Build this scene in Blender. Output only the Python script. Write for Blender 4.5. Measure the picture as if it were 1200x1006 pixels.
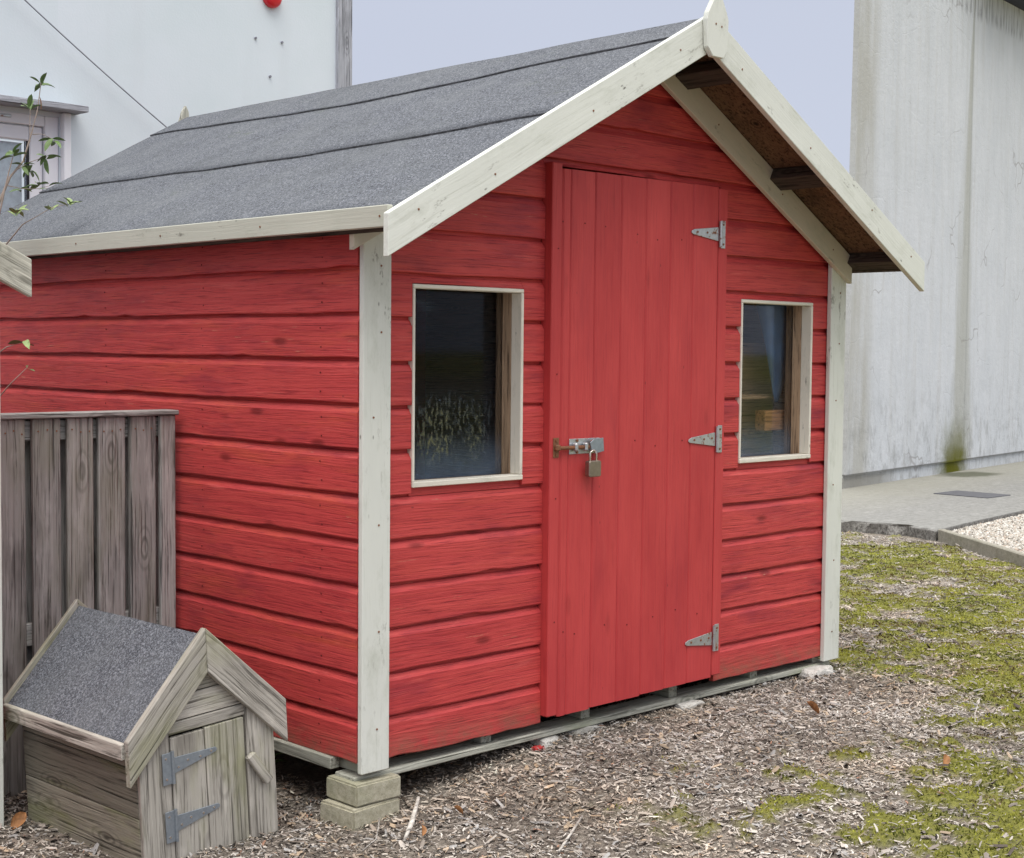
import bpy, bmesh, math, random
import numpy as np
from mathutils import Vector, Matrix, noise as mnoise
random.seed(7); rng = np.random.default_rng(11)
S = bpy.context.scene
for o in list(bpy.data.objects): bpy.data.objects.remove(o)
COL = S.collection

# ---------------------------------------------------------------- camera, world, sun, exposure
cam = bpy.data.cameras.new('camera'); camo = bpy.data.objects.new('camera', cam); COL.objects.link(camo)
R_ = Vector((0.71518281, -0.69887226, 0.00954464)); U_ = Vector((0.03031727, 0.04466211, 0.99854202)); F_ = Vector((0.6982796, 0.71385072, -0.05312948))
M = Matrix.Identity(4)
for i in range(3): M[i][0] = R_[i]; M[i][1] = U_[i]; M[i][2] = -F_[i]
M[0][3], M[1][3], M[2][3] = -2.63801778, -3.32652342, 1.37572440
camo.matrix_world = M
cam.sensor_width = 36; cam.sensor_fit = 'HORIZONTAL'; cam.lens = 36*1739.64/1200
cam.clip_start = .05; cam.clip_end = 2000
S.camera = camo

SUN_EL, SUN_AZ = math.radians(66), math.radians(222)       # azimuth clockwise from +Y
w = bpy.data.worlds.new('World'); S.world = w; w.use_nodes = True
nt = w.node_tree; nt.nodes.clear()
def wn(t, **k):
    n = nt.nodes.new(t)
    for a, v in k.items(): setattr(n, a, v)
    return n
out = wn('ShaderNodeOutputWorld'); sky = wn('ShaderNodeTexSky', sky_type='NISHITA', sun_disc=False)
sky.sun_elevation = SUN_EL; sky.sun_rotation = SUN_AZ
bg1 = wn('ShaderNodeBackground'); bg1.inputs[1].default_value = 0.05
bg2 = wn('ShaderNodeBackground'); add = wn('ShaderNodeMixShader'); add.inputs[0].default_value = .93
tc = wn('ShaderNodeTexCoord'); sx = wn('ShaderNodeSeparateXYZ'); mr = wn('ShaderNodeMapRange'); mr.interpolation_type = 'SMOOTHSTEP'
mr.inputs[1].default_value = .22; mr.inputs[2].default_value = 1; mr.inputs[3].default_value = .77; mr.inputs[4].default_value = 2.9
nz = wn('ShaderNodeTexNoise'); nz.inputs['Scale'].default_value = 1.3; nz.inputs['Detail'].default_value = 3
mr2 = wn('ShaderNodeMapRange'); mr2.inputs[1].default_value = .3; mr2.inputs[2].default_value = .7; mr2.inputs[3].default_value = .95; mr2.inputs[4].default_value = 1.05
mu = wn('ShaderNodeMath', operation='MULTIPLY')
L = nt.links
L.new(tc.outputs['Generated'], sx.inputs[0]); L.new(sx.outputs['Z'], mr.inputs[0]); L.new(tc.outputs['Generated'], nz.inputs['Vector'])
L.new(nz.outputs['Fac'], mr2.inputs[0]); L.new(mr.outputs[0], mu.inputs[0]); L.new(mr2.outputs[0], mu.inputs[1]); L.new(mu.outputs[0], bg2.inputs[1])
cr = wn('ShaderNodeMix'); cr.data_type = 'RGBA'; cr.inputs[6].default_value = (.60, .645, .775, 1); cr.inputs[7].default_value = (.70, .695, .685, 1); zf = wn('ShaderNodeMapRange'); zf.inputs[1].default_value = .25; zf.inputs[2].default_value = .7
L.new(sx.outputs['Z'], zf.inputs[0]); L.new(zf.outputs[0], cr.inputs[0]); L.new(cr.outputs[2], bg2.inputs[0])
L.new(sky.outputs[0], bg1.inputs[0]); L.new(bg1.outputs[0], add.inputs[1]); L.new(bg2.outputs[0], add.inputs[2]); L.new(add.outputs[0], out.inputs[0])
sd = bpy.data.lights.new('sun', 'SUN'); sd.energy = 1.5; sd.angle = math.radians(35); sd.color = (1, .96, .9)
so = bpy.data.objects.new('sun', sd); COL.objects.link(so)
sdir = Vector((math.sin(SUN_AZ)*math.cos(SUN_EL), math.cos(SUN_AZ)*math.cos(SUN_EL), math.sin(SUN_EL)))
so.rotation_euler = sdir.to_track_quat('Z', 'Y').to_euler(); so.location = (-3, -3, 8)
S.view_settings.view_transform = 'Standard'; S.view_settings.look = 'None'; S.view_settings.exposure = 0.38; S.view_settings.gamma = 1
S.view_settings.use_curve_mapping = False
S.render.engine = 'CYCLES'; S.cycles.max_bounces = 8; S.cycles.diffuse_bounces = 5; S.cycles.transparent_max_bounces = 8

# ---------------------------------------------------------------- node material helper
class NM:
    def __init__(s, name, rough=.7, spec=.3):
        s.m = bpy.data.materials.new(name); s.m.use_nodes = True; s.nt = s.m.node_tree; s.nt.nodes.clear()
        s.out = s.n('ShaderNodeOutputMaterial'); s.b = s.n('ShaderNodeBsdfPrincipled')
        s.b.inputs['Roughness'].default_value = rough; s.b.inputs['Specular IOR Level'].default_value = spec
        s.l(s.b.outputs[0], s.out.inputs[0]); s.tc = s.n('ShaderNodeTexCoord')
    def n(s, t, **k):
        n = s.nt.nodes.new(t)
        for a, v in k.items(): setattr(n, a, v)
        return n
    def l(s, a, b): s.nt.links.new(a, b)
    def objvec(s, rnd=True, scale=(1, 1, 1)):
        v = s.tc.outputs['Object']
        if rnd:
            oi = s.n('ShaderNodeObjectInfo'); a = s.n('ShaderNodeVectorMath', operation='MULTIPLY_ADD')
            cx = s.n('ShaderNodeCombineXYZ')
            for i in range(3): s.l(oi.outputs['Random'], cx.inputs[i])
            s.l(cx.outputs[0], a.inputs[0]); a.inputs[1].default_value = (31, 17, 23); s.l(v, a.inputs[2]); v = a.outputs[0]
        return s.sc(v, scale)
    def sc(s, v, scale):
        if tuple(scale) == (1, 1, 1): return v
        m = s.n('ShaderNodeVectorMath', operation='MULTIPLY'); s.l(v, m.inputs[0]); m.inputs[1].default_value = scale; return m.outputs[0]
    def noise(s, v, scale=1, detail=4, rough=.55, dist=0):
        n = s.n('ShaderNodeTexNoise'); n.inputs['Scale'].default_value = scale; n.inputs['Detail'].default_value = detail
        n.inputs['Roughness'].default_value = rough; n.inputs['Distortion'].default_value = dist
        s.l(v, n.inputs['Vector']); return n.outputs['Fac']
    def vor(s, v, scale=1, feat='F1', out='Distance', rand=1):
        n = s.n('ShaderNodeTexVoronoi'); n.feature = feat; n.inputs['Scale'].default_value = scale; n.inputs['Randomness'].default_value = rand
        s.l(v, n.inputs['Vector']); return n.outputs[out]
    def mr(s, v, a, b, c=0, d=1, smooth=False):
        n = s.n('ShaderNodeMapRange')
        if smooth: n.interpolation_type = 'SMOOTHSTEP'
        s.l(v, n.inputs[0])
        for i, x in enumerate((a, b, c, d)): n.inputs[i+1].default_value = x
        return n.outputs[0]
    def mix(s, f, a, b, mode='MIX'):
        n = s.n('ShaderNodeMix'); n.data_type = 'RGBA'; n.blend_type = mode
        for v, i in ((f, 0), (a, 6), (b, 7)):
            if isinstance(v, (int, float)): n.inputs[i].default_value = v
            elif isinstance(v, tuple): n.inputs[i].default_value = (*v[:3], 1)
            else: s.l(v, n.inputs[i])
        return n.outputs[2]
    def math(s, op, a, b=0):
        n = s.n('ShaderNodeMath', operation=op)
        for i, v in ((0, a), (1, b)):
            if isinstance(v, (int, float)): n.inputs[i].default_value = v
            else: s.l(v, n.inputs[i])
        return n.outputs[0]
    def sep(s, v):
        n = s.n('ShaderNodeSeparateXYZ'); s.l(v, n.inputs[0]); return n.outputs
    def col(s, c):
        if isinstance(c, tuple): s.b.inputs['Base Color'].default_value = (*c, 1)
        else: s.l(c, s.b.inputs['Base Color'])
    def bump(s, h, dist=.002, st=1):
        b = s.n('ShaderNodeBump'); b.inputs['Distance'].default_value = dist; b.inputs['Strength'].default_value = st
        s.l(h, b.inputs['Height']); s.l(b.outputs[0], s.b.inputs['Normal'])

def wood_fields(m, k=1.0):
    v = m.objvec()
    # wavy long grain
    wob = m.noise(m.sc(v, (1.5, 5, 5)), 1, 2)
    cx = m.n('ShaderNodeCombineXYZ'); m.l(m.math('MULTIPLY', m.math('SUBTRACT', wob, .5), .05), cx.inputs[2])
    a = m.n('ShaderNodeVectorMath', operation='ADD'); m.l(v, a.inputs[0]); m.l(cx.outputs[0], a.inputs[1])
    g1 = m.noise(m.sc(a.outputs[0], (4*k, 90*k, 130*k)), 1, 5, .65)
    g2 = m.noise(m.sc(a.outputs[0], (1.2*k, 32*k, 50*k)), 1, 5, .68)
    kv = m.vor(m.sc(v, (3.2, 7, 9)), 1); knot = m.mr(kv, .05, .16, 1, 0, True)
    big = m.noise(m.sc(v, (2, 4, 6)), 1, 4, .6)
    return v, g1, g2, knot, big, kv

def paint_red(name, smooth=1.0, worn=0.0, mud=0.0):
    m = NM(name, .55, .3); v, g1, g2, knot, big, kv = wood_fields(m)
    base = m.mix(m.mr(big, .3, .72), (.44, .040, .043), (.56, .064, .063))
    base = m.mix(m.mr(g2, .38, .68, 0, .55*smooth), base, (.62, .085, .072))
    if worn: base = m.mix(m.mr(m.noise(m.sc(v, (2.2, 3, 14)), 1, 5, .7), .52, .75, 0, .55*worn), base, (.60, .11, .045))
    g4 = m.noise(m.sc(v, (7, 170, 300)), 1, 4, .7)
    base = m.mix(m.mr(g4, .34, .46, .85*smooth, 0), base, (.19, .012, .018)); base = m.mix(m.mr(g1, .32, .45, .5*smooth, 0), base, (.24, .016, .022))
    base = m.mix(m.mr(m.noise(m.sc(v, (4, 30, 45)), 1, 5, .7), .60, .72, 0, .45*smooth), base, (.68, .14, .12))
    base = m.mix(m.math('MULTIPLY', m.mr(m.noise(m.sc(v, (3, 8, 9)), 1, 3), .55, .75, 0, .8*smooth), m.mr(g2, .3, .6)), base, (.20, .014, .035))
    base = m.mix(m.math('MULTIPLY', knot, .75*smooth), base, (.17, .012, .012))
    if worn:
        wn_ = m.math('MULTIPLY', m.mr(m.noise(m.sc(v, (9, 60, 120)), 1, 6, .7), .63, .70), m.mr(m.noise(m.sc(v, (1.6, 6, 12)), 1, 3), .52, .62))
        base = m.mix(m.math('MULTIPLY', wn_, .6), base, (.55, .36, .22))
    dots = m.mr(m.vor(m.sc(v, (9, 22, 22)), 1), .035, .06, 1, 0)
    dm = m.math('MULTIPLY', dots, m.mr(m.noise(m.sc(v, (5, 5, 5)), 1, 1), .55, .6, 0, .6))
    base = m.mix(dm, base, (.07, .012, .012))
    if mud:                                                  # rain splash and soil on the lowest board
        zz = m.sep(m.tc.outputs['Object'])[2]
        base = m.mix(m.math('MULTIPLY', m.mr(zz, -.065, .015, .9, .05, True), m.mr(m.noise(m.sc(v, (14, 20, 26)), 1, 6, .8), .36, .66, 0, mud)), base, (.20, .115, .075))
    m.col(base)
    h = m.math('ADD', m.math('MULTIPLY', g1, 1.0), m.math('MULTIPLY', g2, .8)); h = m.math('SUBTRACT', h, m.math('MULTIPLY', knot, .4)); m.bump(h, .0028*smooth, .9)
    m.l(m.mr(g1, .3, .7, .62, .45), m.b.inputs['Roughness'])
    return m.m

def paint_white(name, base=(.71, .725, .665), cream=False):
    m = NM(name, .55, .3); v, g1, g2, knot, big, kv = wood_fields(m)
    c = m.mix(m.mr(big, .3, .7), base, tuple(x*.9 for x in base))
    c = m.mix(m.mr(m.noise(m.sc(v, (6, 14, 14)), 1, 5, .7), .52, .76, 0, .55), c, (.42, .44, .36))
    c = m.mix(m.mr(g1, .26, .42, .5, 0), c, (.40, .41, .34))
    gr = m.math('MULTIPLY', m.mr(m.noise(m.sc(v, (14, 45, 45)), 1, 6, .75), .57, .66), m.mr(m.noise(m.sc(v, (3, 9, 9)), 1, 2), .5, .62))
    c = m.mix(m.math('MULTIPLY', gr, .75), c, (.13, .115, .09))
    dots = m.mr(m.vor(m.sc(v, (10, 24, 24)), 1), .04, .09, 1, 0)
    c = m.mix(m.math('MULTIPLY', dots, m.mr(m.noise(m.sc(v, (6, 7, 7)), 1, 1), .54, .60, 0, .8)), c, (.08, .07, .055))
    m.col(c); m.bump(m.math('ADD', g1, g2), .0012, .7); return m.m

def wood_grey(name, light=(.33, .305, .285), dark=(.115, .10, .09), green=.35, tint=(.20, .22, .10), warm=0.):
    m = NM(name, .85, .15); v, g1, g2, knot, big, kv = wood_fields(m)
    md = tuple((p_*.28+q_*.72) for p_, q_ in zip(dark, light)); c = m.mix(m.mr(g2, .25, .75), md, light)
    c = m.mix(m.mr(g1, .36, .48, .8, 0), c, tuple(x*.35 for x in dark))
    g3 = m.noise(m.sc(v, (2.0, 110, 150)), 1, 4, .75); c = m.mix(m.mr(g3, .55, .68, 0, .5), c, tuple(min(1, x*1.5) for x in light)); c = m.mix(m.mr(g3, .34, .42, .7, 0), c, tuple(x*.45 for x in dark))
    c = m.mix(m.mr(m.noise(m.sc(v, (5, 18, 25)), 1, 4, .65), .55, .74, 0, .7), c, tuple(min(1, x*1.45) for x in light))
    rings = m.math('SINE', m.math('MULTIPLY', kv, 60))
    c = m.mix(m.math('MULTIPLY', m.mr(kv, .10, .36, .6, 0, True), m.mr(rings, -.2, .9)), c, tuple(x*.55 for x in dark))
    c = m.mix(m.mr(kv, .035, .10, .85, 0, True), c, tuple(x*.35 for x in dark))
    c = m.mix(m.mr(big, .50, .72, 0, green), c, tint)
    c = m.mix(m.mr(m.noise(m.sc(v, (2.5, 7, 7)), 1, 4), .56, .72, 0, .6), c, tuple(x*.6 for x in dark))
    c = m.mix(m.mr(m.noise(m.sc(v, (1.6, 70, 95)), 1, 2, .5),   .28, .34, .8, 0), c, tuple(x*.25 for x in dark))
    oi = m.n('ShaderNodeObjectInfo'); f = m.mr(oi.outputs['Random'], 0, 1, .76, 1.12)
    hsv = m.n('ShaderNodeHueSaturation'); m.l(c, hsv.inputs['Color']); m.l(f, hsv.inputs['Value'])
    m.col(hsv.outputs[0]); ck_ = m.mr(m.noise(m.sc(v, (1.6, 70, 95)), 1, 2, .5), .30, .38, 1, 0)
    h = m.math('SUBTRACT', m.math('ADD', g1, m.math('MULTIPLY', g2, 1.2)), m.math('MULTIPLY', ck_, 1.0)); h = m.math('SUBTRACT', h, m.math('MULTIPLY', knot, .8)); m.bump(h, .003, 1); return m.m

def metal(name, col, rough=.4, rust=0.):
    m = NM(name, rough, .5); v = m.objvec(); n = m.noise(v, 60, 5, .7)
    c = m.mix(m.mr(n, .3, .7), tuple(x*.75 for x in col), col); 
    r = m.mr(m.noise(v, 35, 5, .7), .62-rust*.3, .70-rust*.25)
    if rust > 0: c = m.mix(r, c, (.22, .09, .04))
    m.col(c)
    if rust > 0: m.l(m.math('SUBTRACT', .9, m.math('MULTIPLY', r, .8)), m.b.inputs['Metallic'])
    else: m.b.inputs['Metallic'].default_value = .9
    m.bump(n, .0004, .5); return m.m

def felt(name):
    m = NM(name, .95, .12); v = m.objvec(False)
    sp = m.noise(v, 130, 2, .6); sp2 = m.noise(v, 480, 2, .5); cell = m.vor(v, 290, 'F1', 'Color')
    lum = m.math('MULTIPLY', m.sep(cell)[0], 1.0)
    c = m.mix(m.mr(lum, 0, 1), (.036, .040, .048), (.27, .285, .32))
    c = m.mix(m.mr(sp, .40, .62, 0, .7), c, (.065, .068, .078), 'MIX')
    c = m.mix(m.mr(m.noise(v, 3.5, 5, .7), .4, .68, 0, .4), c, (.19, .20, .21))
    c = m.mix(m.mr(m.noise(v, 1.7, 6, .75), .5, .75, 0, .45), c, (.065, .07, .075))
    c = m.mix(m.mr(m.noise(v, 90, 3, .6), .60, .72, 0, .5), c, (.30, .31, .32))
    c = m.mix(m.mr(m.noise(m.sc(v, (1, .35, 1)), 9, 5, .7), .63, .75, 0, .35), c, (.12, .14, .08))
    m.col(c); m.bump(m.math('ADD', lum, m.math('MULTIPLY', m.noise(v, 5, 3), 9)), .0014, .8); return m.m

def stone(name, c1, c2, sc=60, bump=.003, dirt=(.2, .19, .14)):
    m = NM(name, .9, .15); v = m.objvec()
    n = m.noise(v, sc, 6, .75); c = m.mix(m.mr(n, .3, .7), c1, c2)
    c = m.mix(m.mr(m.vor(v, sc*3.2), .12, .3, .6, 0), c, tuple(x*.5 for x in c1))
    c = m.mix(m.mr(m.noise(v, sc*.12, 4), .5, .7, 0, .5), c, dirt)
    m.col(c); m.bump(n, bump, 1); return m.m

def flat(name, col, rough=.7, n=0.15, sc=30, spec=.3):
    m = NM(name, rough, spec); v = m.objvec(); f = m.noise(v, sc, 4, .6)
    m.col(m.mix(m.mr(f, .3, .7), tuple(x*(1-n) for x in col), tuple(min(1, x*(1+n)) for x in col))); m.bump(f, .0005, .4); return m.m

def vcol(name, rough=.9):
    m = NM(name, rough, .15); a = m.n('ShaderNodeAttribute', attribute_name='col'); v = m.objvec(False)
    c = m.mix(m.mr(m.noise(v, 300, 3, .6), .3, .7), m.mix(1.0, a.outputs['Color'], (.7, .7, .7), 'MULTIPLY'), a.outputs['Color'])
    m.col(c); return m.m

def glass(name, dirt='plain'):
    m = NM(name, .05, .5); m.nt.nodes.remove(m.b)
    v = m.objvec(False); tr = m.n('ShaderNodeBsdfTransparent'); tr.inputs[0].default_value = (.95, .96, .97, 1)
    gl = m.n('ShaderNodeBsdfGlossy'); gl.inputs['Roughness'].default_value = .04; gl.inputs['Color'].default_value = (.95, .97, 1, 1)
    fr = m.n('ShaderNodeFresnel'); fr.inputs[0].default_value = 1.16
    m1 = m.n('ShaderNodeMixShader'); m.l(fr.outputs[0], m1.inputs[0]); m.l(tr.outputs[0], m1.inputs[1]); m.l(gl.outputs[0], m1.inputs[2])
    df = m.n('ShaderNodeBsdfDiffuse'); x, y, z = m.sep(v)
    dust = m.mr(z, -.31, -.13, .17, .004, True)                       # dust gathered along the bottom of the pane
    dust = m.math('MULTIPLY', dust, m.mr(m.noise(v, 9, 5, .7), .3, .7, .55, 1.2))
    colr = (.34, .45, .60)
    if dirt == 'scraped':
        st = m.mr(m.noise(m.sc(v, (95, 1, 32)), 1, 5, .75), .50, .60)
        msk = m.math('MULTIPLY', m.mr(m.noise(m.sc(v, (7, 1, 5)), 1, 4), .40, .60), m.math('MULTIPLY', m.mr(z, -.26, -.2), m.mr(z, -.11, .0, 1, 0, True)))
        msk = m.math('MULTIPLY', msk, m.mr(m.math('ABSOLUTE', m.math('SUBTRACT', x, -.0)), .10, .2, 1, 0))
        sm = m.math('MULTIPLY', m.mr(m.noise(m.sc(v, (7, 1, 45)), 1, 4, .6), .50, .68), m.math('MULTIPLY', m.mr(z, .16, .24), m.math('MULTIPLY', m.mr(x, -.16, -.20, 1, .2), m.mr(x, -.06, -.09, 0, 1))))
        f = m.math('MULTIPLY', st, m.math('MULTIPLY', msk, .24))
        dust2 = m.math('ADD', dust, m.math('ADD', f, m.math('MULTIPLY', sm, .07)))
        colr = m.mix(m.mr(f, .0, .15), (.34, .45, .60), (.40, .40, .22)); dust = dust2
    spk = m.math('MULTIPLY', m.mr(m.vor(m.sc(v, (34, 1, 34)), 1), .05, .09, 1, 0), m.mr(m.noise(v, 12, 1), .58, .64, 0, .25))
    dust = m.math('ADD', dust, spk)
    if isinstance(colr, tuple): df.inputs[0].default_value = (*colr, 1)
    else: m.l(colr, df.inputs[0])
    m2 = m.n('ShaderNodeMixShader'); m.l(dust, m2.inputs[0]); m.l(m1.outputs[0], m2.inputs[1]); m.l(df.outputs[0], m2.inputs[2]); m.l(m2.outputs[0], m.out.inputs[0])
    return m.m

MT = {}
MT['red'] = paint_red('red paint', worn=.35); MT['redmud'] = paint_red('splashed red paint', worn=.6, mud=.75); MT['reddoor'] = paint_red('smooth red door paint', .3); MT['redside'] = paint_red('weathered red paint', worn=1.0); MT['white'] = paint_white('off white paint')
MT['fasciap'] = paint_white('grimy fascia paint', (.54, .54, .46)); MT['cream'] = paint_white('cream paint', (.80, .75, .65)); MT['greybarge'] = wood_grey('pale weathered paint', (.50, .49, .42), (.30, .29, .24), .35, (.36, .38, .25))
MT['inner'] = paint_white('brownish cream barge paint', (.62, .56, .47))  # brownish cream paint of the inner barge boards
MT['bare'] = wood_grey('bare brown wood', (.46, .30, .18), (.24, .15, .09), .0)
MT['stud'] = wood_grey('bare brown window wood', (.46, .32, .21), (.26, .17, .11), .0)
MT['block'] = wood_grey('orange brown timber', (.62, .30, .12), (.36, .15, .06), .0)
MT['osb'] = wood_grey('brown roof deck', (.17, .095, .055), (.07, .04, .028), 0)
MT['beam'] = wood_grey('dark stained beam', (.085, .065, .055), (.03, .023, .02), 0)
MT['fence'] = wood_grey('grey fence wood', (.385, .37, .355), (.15, .14, .13), .5, (.17, .17, .10)); MT['kennel'] = wood_grey('grey kennel wood', (.47, .44, .39), (.17, .15, .125), .65, (.27, .28, .12))
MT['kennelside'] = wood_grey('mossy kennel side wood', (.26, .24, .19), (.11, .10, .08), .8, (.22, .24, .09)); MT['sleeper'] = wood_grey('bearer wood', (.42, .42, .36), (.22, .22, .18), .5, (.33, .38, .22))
MT['felt'] = felt('mineral roofing felt'); MT['bitumen'] = flat('bitumen edge', (.10, .10, .105), .9, .6, 40)
MT['zinc'] = metal('zinc plated steel', (.62, .64, .66), .45, .25); MT['zincblue'] = metal('galvanised strap', (.40, .45, .50), .55, .0); MT['rust'] = metal('rusty steel', (.25, .15, .10), .7, 1.0)
MT['brass'] = metal('dull padlock metal', (.36, .30, .25), .4, .0); MT['shackle'] = metal('bright shackle', (.70, .64, .58), .25, .1)
MT['paver'] = stone('concrete paver', (.30, .28, .20), (.50, .47, .37), 55, .002, (.26, .27, .17)); MT['rock'] = stone('pale rock', (.45, .43, .39), (.68, .66, .62), 35, .006)
MT['redstone'] = flat('red scrap', (.45, .04, .04)); MT['stick'] = wood_grey('bleached stick', (.58, .54, .49), (.34, .30, .26), 0)
MT['leaf'] = flat('green leaf', (.13, .20, .07), .5, .3, 80); MT['leafpale'] = flat('pale green leaf', (.26, .34, .14), .5, .3, 80); MT['twig'] = flat('twig bark', (.30, .24, .20), .8)
MT['dead'] = flat('dead orange leaf', (.30, .14, .055), .7, .4, 60)
MT['blue'] = flat('blue tarpaulin', (.045, .12, .24), .35, .3, 12, .5); MT['alarm'] = flat('red alarm plastic', (.70, .015, .03), .35, .05, 20, .5)
MT['upvc'] = flat('white plastic', (.78, .79, .83), .35, .03, 4, .5); MT['dark'] = flat('black rubber seal', (.02, .02, .025), .6); MT['cable'] = flat('grey cable', (.22, .22, .26), .6)
MT['pane'] = glass('window glass'); MT['panescr'] = glass('scraped dusty window glass', 'scraped')
MT['interior'] = flat('pale room behind the door', (.66, .74, .76), .8)
MT['iron'] = flat('dark iron cover', (.10, .10, .11), .7); MT['eave'] = flat('dark eave boards', (.035, .038, .05), .8)
MT['chips'] = vcol('wood chips'); MT['mosstuft'] = vcol('moss'); MT['pebble'] = vcol('pebbles')

# ---------------------------------------------------------------- object helpers
WM = {}
def thing(name, label, cat, loc=(0, 0, 0), rot=None, group=None):
    o = bpy.data.objects.new(name, None); o.empty_display_size = .1; COL.objects.link(o)
    m = Matrix.Translation(loc) @ (rot.to_4x4() if rot else Matrix.Identity(4)); o.matrix_world = m; WM[o.name] = m
    o['label'] = label; o['category'] = cat
    if group: o['group'] = group
    return o
def tag(o, label, cat, group=None):
    o['label'] = label; o['category'] = cat
    if group: o['group'] = group
    return o
def link(o, parent, mw):
    COL.objects.link(o); WM[o.name] = mw
    if parent is not None:
        o.parent = parent; o.matrix_basis = WM[parent.name].inverted() @ mw
    else: o.matrix_basis = mw
    return o
def mesh_obj(name, verts, faces, mats, parent=None, mw=None, smooth=False, fm=None):
    me = bpy.data.meshes.new(name); me.from_pydata([tuple(v) for v in verts], [], faces)
    for m in (mats if isinstance(mats, (list, tuple)) else [mats]): me.materials.append(m)
    if fm: me.polygons.foreach_set('material_index', fm)
    if smooth: me.polygons.foreach_set('use_smooth', [True]*len(me.polygons))
    me.update(); o = bpy.data.objects.new(name, me)
    return link(o, parent, mw if mw is not None else Matrix.Identity(4))
def prism(name, pts, thick, xdir, mat, parent=None, bevel=.0015, pre=None):
    """polygon pts (any space) pushed along `thick`; local X follows the grain. `pre` maps the given space to world"""
    pts = [Vector(p) for p in pts]; thick = Vector(thick)
    if pre is not None: pts = [pre @ p for p in pts]; thick = pre.to_3x3() @ thick; xdir = pre.to_3x3() @ Vector(xdir)
    c = sum(pts, Vector())/len(pts) + thick/2
    X = Vector(xdir).normalized(); Y = thick.normalized()
    if abs(X.dot(Y)) > .9:                                   # grain runs along the pushed direction
        X = Y.copy(); Y = (pts[1]-pts[0]); Y = (Y-X*Y.dot(X)).normalized()
    else: X = (X - Y*X.dot(Y)).normalized()
    Z = X.cross(Y)
    mw = Matrix((X, Y, Z)).transposed().to_4x4(); mw.translation = c; inv = mw.inverted()
    bm = bmesh.new(); a = [bm.verts.new(inv @ p) for p in pts]; b = [bm.verts.new(inv @ (p+thick)) for p in pts]
    n = len(pts); bm.faces.new(a); bm.faces.new(b[::-1])
    for i in range(n): bm.faces.new((a[i], b[i], b[(i+1) % n], a[(i+1) % n]))
    bmesh.ops.recalc_face_normals(bm, faces=bm.faces)
    if bevel: bmesh.ops.bevel(bm, geom=list(bm.edges), offset=bevel, segments=1, affect='EDGES', clamp_overlap=True)
    me = bpy.data.meshes.new(name); bm.to_mesh(me); bm.free(); me.materials.append(mat)
    return link(bpy.data.objects.new(name, me), parent, mw)
def box(name, xr, yr, zr, mat, parent=None, axis='x', bevel=.0015, pre=None):
    (x0, x1), (y0, y1), (z0, z1) = xr, yr, zr
    if axis == 'y': return prism(name, [(x0, y0, z0), (x0, y1, z0), (x0, y1, z1), (x0, y0, z1)], (x1-x0, 0, 0), (0, 1, 0), mat, parent, bevel, pre)
    return prism(name, [(x0, y0, z0), (x1, y0, z0), (x1, y0, z1), (x0, y0, z1)], (0, y1-y0, 0), (1, 0, 0) if axis == 'x' else (0, 0, 1), mat, parent, bevel, pre)
def tube_mesh(paths, seg=6):
    V, Fc = [], []
    for pts, rads in paths:
        pts = [Vector(p) for p in pts]; base = len(V); n = len(pts)
        for i, p in enumerate(pts):
            t = (pts[min(i+1, n-1)] - pts[max(i-1, 0)]).normalized(); a = t.orthogonal().normalized(); b = t.cross(a)
            r = rads[i] if hasattr(rads, '__len__') else rads
            for k in range(seg): V.append(p + a*math.cos(2*math.pi*k/seg)*r + b*math.sin(2*math.pi*k/seg)*r)
        for i in range(n-1):
            for k in range(seg): Fc.append((base+i*seg+k, base+i*seg+(k+1) % seg, base+(i+1)*seg+(k+1) % seg, base+(i+1)*seg+k))
        Fc.append(tuple(base+k for k in range(seg))[::-1]); Fc.append(tuple(base+(n-1)*seg+k for k in range(seg)))
    return V, Fc

# numpy value noise
_G = rng.random((256, 256))
def vn(x, y, sc=1.0, oct=3, seed=0):
    x = np.asarray(x, float)*sc+seed*13.7+500; y = np.asarray(y, float)*sc+seed*7.3+500; s = 0; a = 1; t = 0
    for _ in range(oct):
        xi = np.floor(x).astype(int); yi = np.floor(y).astype(int); fx = x-xi; fy = y-yi; fx = fx*fx*(3-2*fx); fy = fy*fy*(3-2*fy)
        g = lambda i, j: _G[i & 255, j & 255]
        s = s+a*((g(xi, yi)*(1-fx)+g(xi+1, yi)*fx)*(1-fy)+(g(xi, yi+1)*(1-fx)+g(xi+1, yi+1)*fx)*fy); t += a; a *= .5; x = x*2.03; y = y*2.03
    return s/t
def sst(x, a, b):
    t = np.clip((np.asarray(x, float)-a)/(b-a), 0, 1); return t*t*(3-2*t)
def moss_mask(x, y):
    b = .64*sst(-y, .38, 1.0)*sst(x+.35*y, -.7, .9) + .70*sst(x+.35*y, 1.9, 2.45)*(1-sst(x, 5.2, 6.6)*.6)
    b = np.minimum(b, .80)
    n = .6*vn(x, y, 6.5, 4, 3)+.4*vn(x, y, 19, 3, 7); n2 = vn(x, y, 2.1, 2, 5)
    return sst(b*.95+(n-.5)*2.1+(n2-.5)*.55, .36, .60)*np.maximum(sst(-y, .22, .6), sst(x, 2.35, 2.6))*np.maximum(sst(x-.25*y, .42, .95), sst(x+.35*y, 1.9, 2.45))
def gh(x, y, rough=True):
    h = .10*sst(x, -.1, 1.05) + .006*(vn(x, y, 2.2, 2, 1)-.5)*sst(np.abs(x)+np.abs(y), 0, 1)
    h = h - .02*sst(-y, 0, 1.5)*0
    if rough: h = h+.022*(vn(x, y, 12, 4, 2)-.5) + moss_mask(x, y)*(.010+.030*(vn(x, y, 14, 3, 9)-.4))
    return h

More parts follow.
